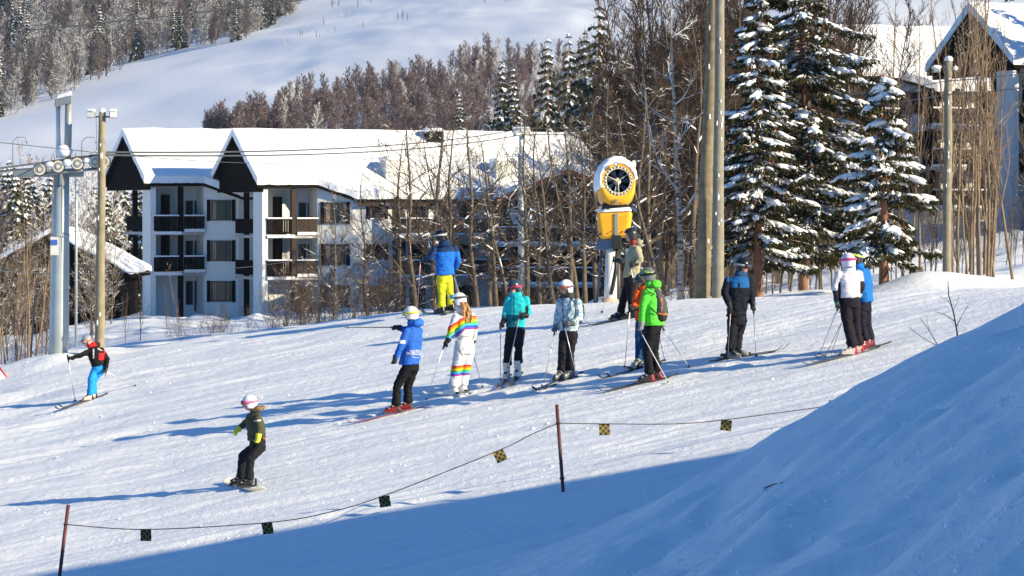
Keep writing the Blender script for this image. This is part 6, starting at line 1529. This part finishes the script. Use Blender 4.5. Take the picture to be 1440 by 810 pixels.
# ---- 10 blue right (behind white)
p = person('the man in the bright blue jacket', 'man in a bright blue jacket half hidden behind the skier in white', (1218, 488),
  dict(head=(1201.5, 362), neck=(1207, 373), Ls=(1204, 380, -.15), Rs=(1218, 379.5, .1), Le=(1209, 400, -.2), Lw=(1203, 412, -.18), Lh=(1197, 413, -.16), Re=(1222.5, 398), Rw=(1218.5, 412, .14), Rh=(1213, 417, .18),
       hip=(1214.5, 425), hem=(1214.5, 422), Lk=(1212, 452, -.06), Rk=(1219.5, 451, .06), La=(1217, 482, -.06), Ra=(1224, 481, .07)), -95, -80, (.012, .14, .46), (.010, .010, .022), helmet=(.02, .02, .02), hstripe=(.45, .65, .03), hemw=(.16, .16), boots=((.22, .012, .03), (.05, .03, .03)), boot_dir=-60, legw=.92)
ski_pair(p, -78, 1.4, (.06, .06, .07)); ski_pole(p, 'L', (1168, 497), which='left'); ski_pole(p, 'R', (1190, 480), which='right')
# ---- 11 white jacket
def wj(px, py, v):
    if px < 1182.5 and py > 398 and px > 1176 + (424 - py) * .12: return (.02, .015, .03)
    if px < 1181 and py > 410: return (.02, .02, .03)
    if px > 1209.5 and 396 < py < 415: return (.02, .015, .03)
    return (.68, .65, .70)
p = person('the woman in the white jacket', 'woman in a white jacket with black side panels and pink helmet strap', (1199, 500),
  dict(head=(1192.5, 369.5), neck=(1194, 381.5), Ls=(1179.5, 386.5, -.04), Rs=(1207.5, 386, .04), Le=(1175, 406, -.06), Lw=(1177, 425, -.04), Lh=(1178.5, 434, -.06), Re=(1211.5, 405, .05), Rw=(1207, 417, .18), Rh=(1202, 418, .26),
       hip=(1195, 424), hem=(1194.5, 420), Lk=(1191, 455, -.03), Rk=(1203, 455, .05), La=(1199, 493, -.04), Ra=(1208, 491, .06)), -165, -150, wj, (.012, .010, .016), glove=(.05, .16, .13), helmet=(.80, .74, .80), strap=(.75, .06, .25), gog=(.7, .1, .3), hemw=(.185, .155), boots=((.5, .45, .42), (.3, .015, .03)), boot_dir=-75, legw=1.05)
ski_pair(p, -76, 1.5, (.10, .11, .16)); ski_pole(p, 'L', (1151, 496), which='left'); ski_pole(p, 'R', (1158, 504.5), which='right')
# the hand behind is round the second pole as well

# ---- 12 child skier left
def cj(px, py, v):
    if py < 493 and 137 < px < 149 and abs(py - (489.5 + (px - 137) * .55)) < .8: return (.65, .65, .66)
    if abs(py - (496 + (110 - px) * .35)) < .8 and 107 < px < 117: return (.6, .2, .2)
    if abs(px - 131.5) < .9 and 490 < py < 504: return (.7, .7, .7)
    if 139 < px < 148 and 496 < py < 506: return (.45, .02, .03)
    if 146 < px < 152 and 489 < py < 496: return (.5, .02, .03)
    return (.012, .012, .012)
p = person('the skier in light blue trousers', 'crouching young skier in a black and red jacket and light blue trousers', (128, 562),
  dict(head=(122, 480), neck=(129, 487), Rs=(125.5, 493.5, -.04), Ls=(143, 491.5, .0), Re=(112, 499.5, -.12), Rw=(101.5, 503, -.16), Rh=(95.5, 503, -.18), Le=(151, 505, -.03), Lw=(149.5, 516, -.08), Lh=(147.5, 522, -.1),
       hip=(138.5, 517), hem=(138, 514.5), Rk=(128, 533, -.12), Lk=(132, 534, -.02), Ra=(126.5, 557, -.05), La=(132, 557, .05)), -55, -50, cj, (.02, .30, .72), helmet=(.30, .33, .33), strap=(.6, .1, .08), gog=(.7, .15, .12), lens=(.4, .3, .25), sz=.84, hemw=(.17, .15), boots=((.45, .38, .35), BLACK), boot_dir=-45, neckc=(.65, .02, .02), hood=(.03, .02, .02), head_tilt=-12)
ski_pair(p, -45, 1.25, (.05, .04, .04)); ski_pole(p, 'R', (106.3, 564), which='right'); ski_pole(p, 'L', (192, 540), which='left')

# ---- 13 snowboarder
def sj(px, py, v):
    if 357 < px < 367 and abs(py - (592.5 - (px - 357) * .1)) < .9: return (.7, .7, .66)
    if py > 617.5 and px > 362: return (.7, .14, .02)
    return (.065, .068, .04)
p = person('the snowboarder', 'snowboarder with white and pink helmet, olive jacket and yellow mittens', (339, 686),
  dict(head=(350.5, 569), neck=(359, 580), Ls=(362.5, 588.5, -.12), Rs=(352.5, 587.5, .12), Le=(365.5, 604, -.2), Lw=(363.5, 614, -.24), Lh=(362.5, 620.5, -.26), Re=(345, 598, .2), Rw=(335, 606.5, .16), Rh=(328.5, 612, .14),
       hip=(362.5, 626), hem=(360.5, 621), Lk=(352, 645, -.16), Rk=(341, 644, .10), La=(350, 678, -.16), Ra=(339, 674, .16)), -95, -88, sj, (.012, .013, .018), glove=(.68, .66, .05), helmet=(.80, .80, .82), gog=(.80, .16, .28), lens=(.25, .01, .03), strap=(.85, .20, .34), hemw=(.165, .16),
  boots=(.02, .02, .022), boot_dir=-80, soft_boot=True, neckc=(.07, .06, .05), sz=.93, bulk=1.0)
b = MB(); nk_ = p['nk']; rr = random.Random(9)
for i in range(46):
    a = i / 46 * 6.283; c = nk_ + Vector((.045 + .10 * math.cos(a), .11 * math.sin(a), .045 + .02 * math.cos(a))); b.ell(c, (.03 * rr.uniform(.7, 1.2),) * 3, 7, 5, jit=.4, seed=i)
sub(p['body'], 'fur_trim', b, lambda v: (.34, .20, .09) if mnoise.noise(v * 60) > 0 else (.2, .11, .05), M_hair, .008, 0)
a_ = p['O'] + Vector((p['an']['L'].x, p['an']['L'].y, 0)); b_ = p['O'] + Vector((p['an']['R'].x, p['an']['R'].y, 0)); d = (b_ - a_); d.z = 0; d.normalize(); c = (a_ + b_) / 2; c.z = float(T(c.x, c.y, None)) + .004
t = thing('snowboard', 'white snowboard under the snowboarder, seen nearly end on', 'snowboard', c); sd = d.cross(Vector((0, 0, 1))); V = []; n = 24; L_ = 1.45
sl = (float(T((c + d * .5).x, (c + d * .5).y, None)) - float(T((c - d * .5).x, (c - d * .5).y, None)))
for i in range(n + 1):
    s = i / n; x = (s - .5) * L_; e = max(0, (abs(s - .5) - .40) / .10); w_ = (.125 + .02 * (abs(s - .5) * 2) ** 2) * math.sqrt(max(.03, 1 - e * e)); z = sl * x + .07 * e ** 1.5
    for sg, dz in ((-1, 0), (1, 0), (1, .012), (-1, .012)): V.append(d * x + sd * sg * w_ + Vector((0, 0, z + dz)))
fs = [(0, 1, 2, 3), tuple(n * 4 + k for k in (3, 2, 1, 0))] + [(i * 4 + k, i * 4 + (k + 1) % 4, (i + 1) * 4 + (k + 1) % 4, (i + 1) * 4 + k)[::-1] for i in range(n) for k in range(4)]
mb = MB(); mb.add(V, fs); mb.build('board', skimat((.62, .60, .50)), t)
for s in 'LR':
    q0 = p['O'] + Vector((p['an'][s].x, p['an'][s].y, 0)); q0.z = c.z; q0 = q0 - c; q0.z = .02; mb = MB(); M_ = Matrix.Translation(q0) @ Matrix((p['bs'], p['bd'], Vector((0, 0, 1)))).transposed().to_4x4()
    mb.box(-.075, .075, -.13, .2, 0, .025, M_); mb.box(-.07, .07, -.13, -.10, .0, .13, M_); mb.box(-.08, .08, .05, .085, .10, .13, M_); bevel(mb.build('binding', M_basket, t), .01)
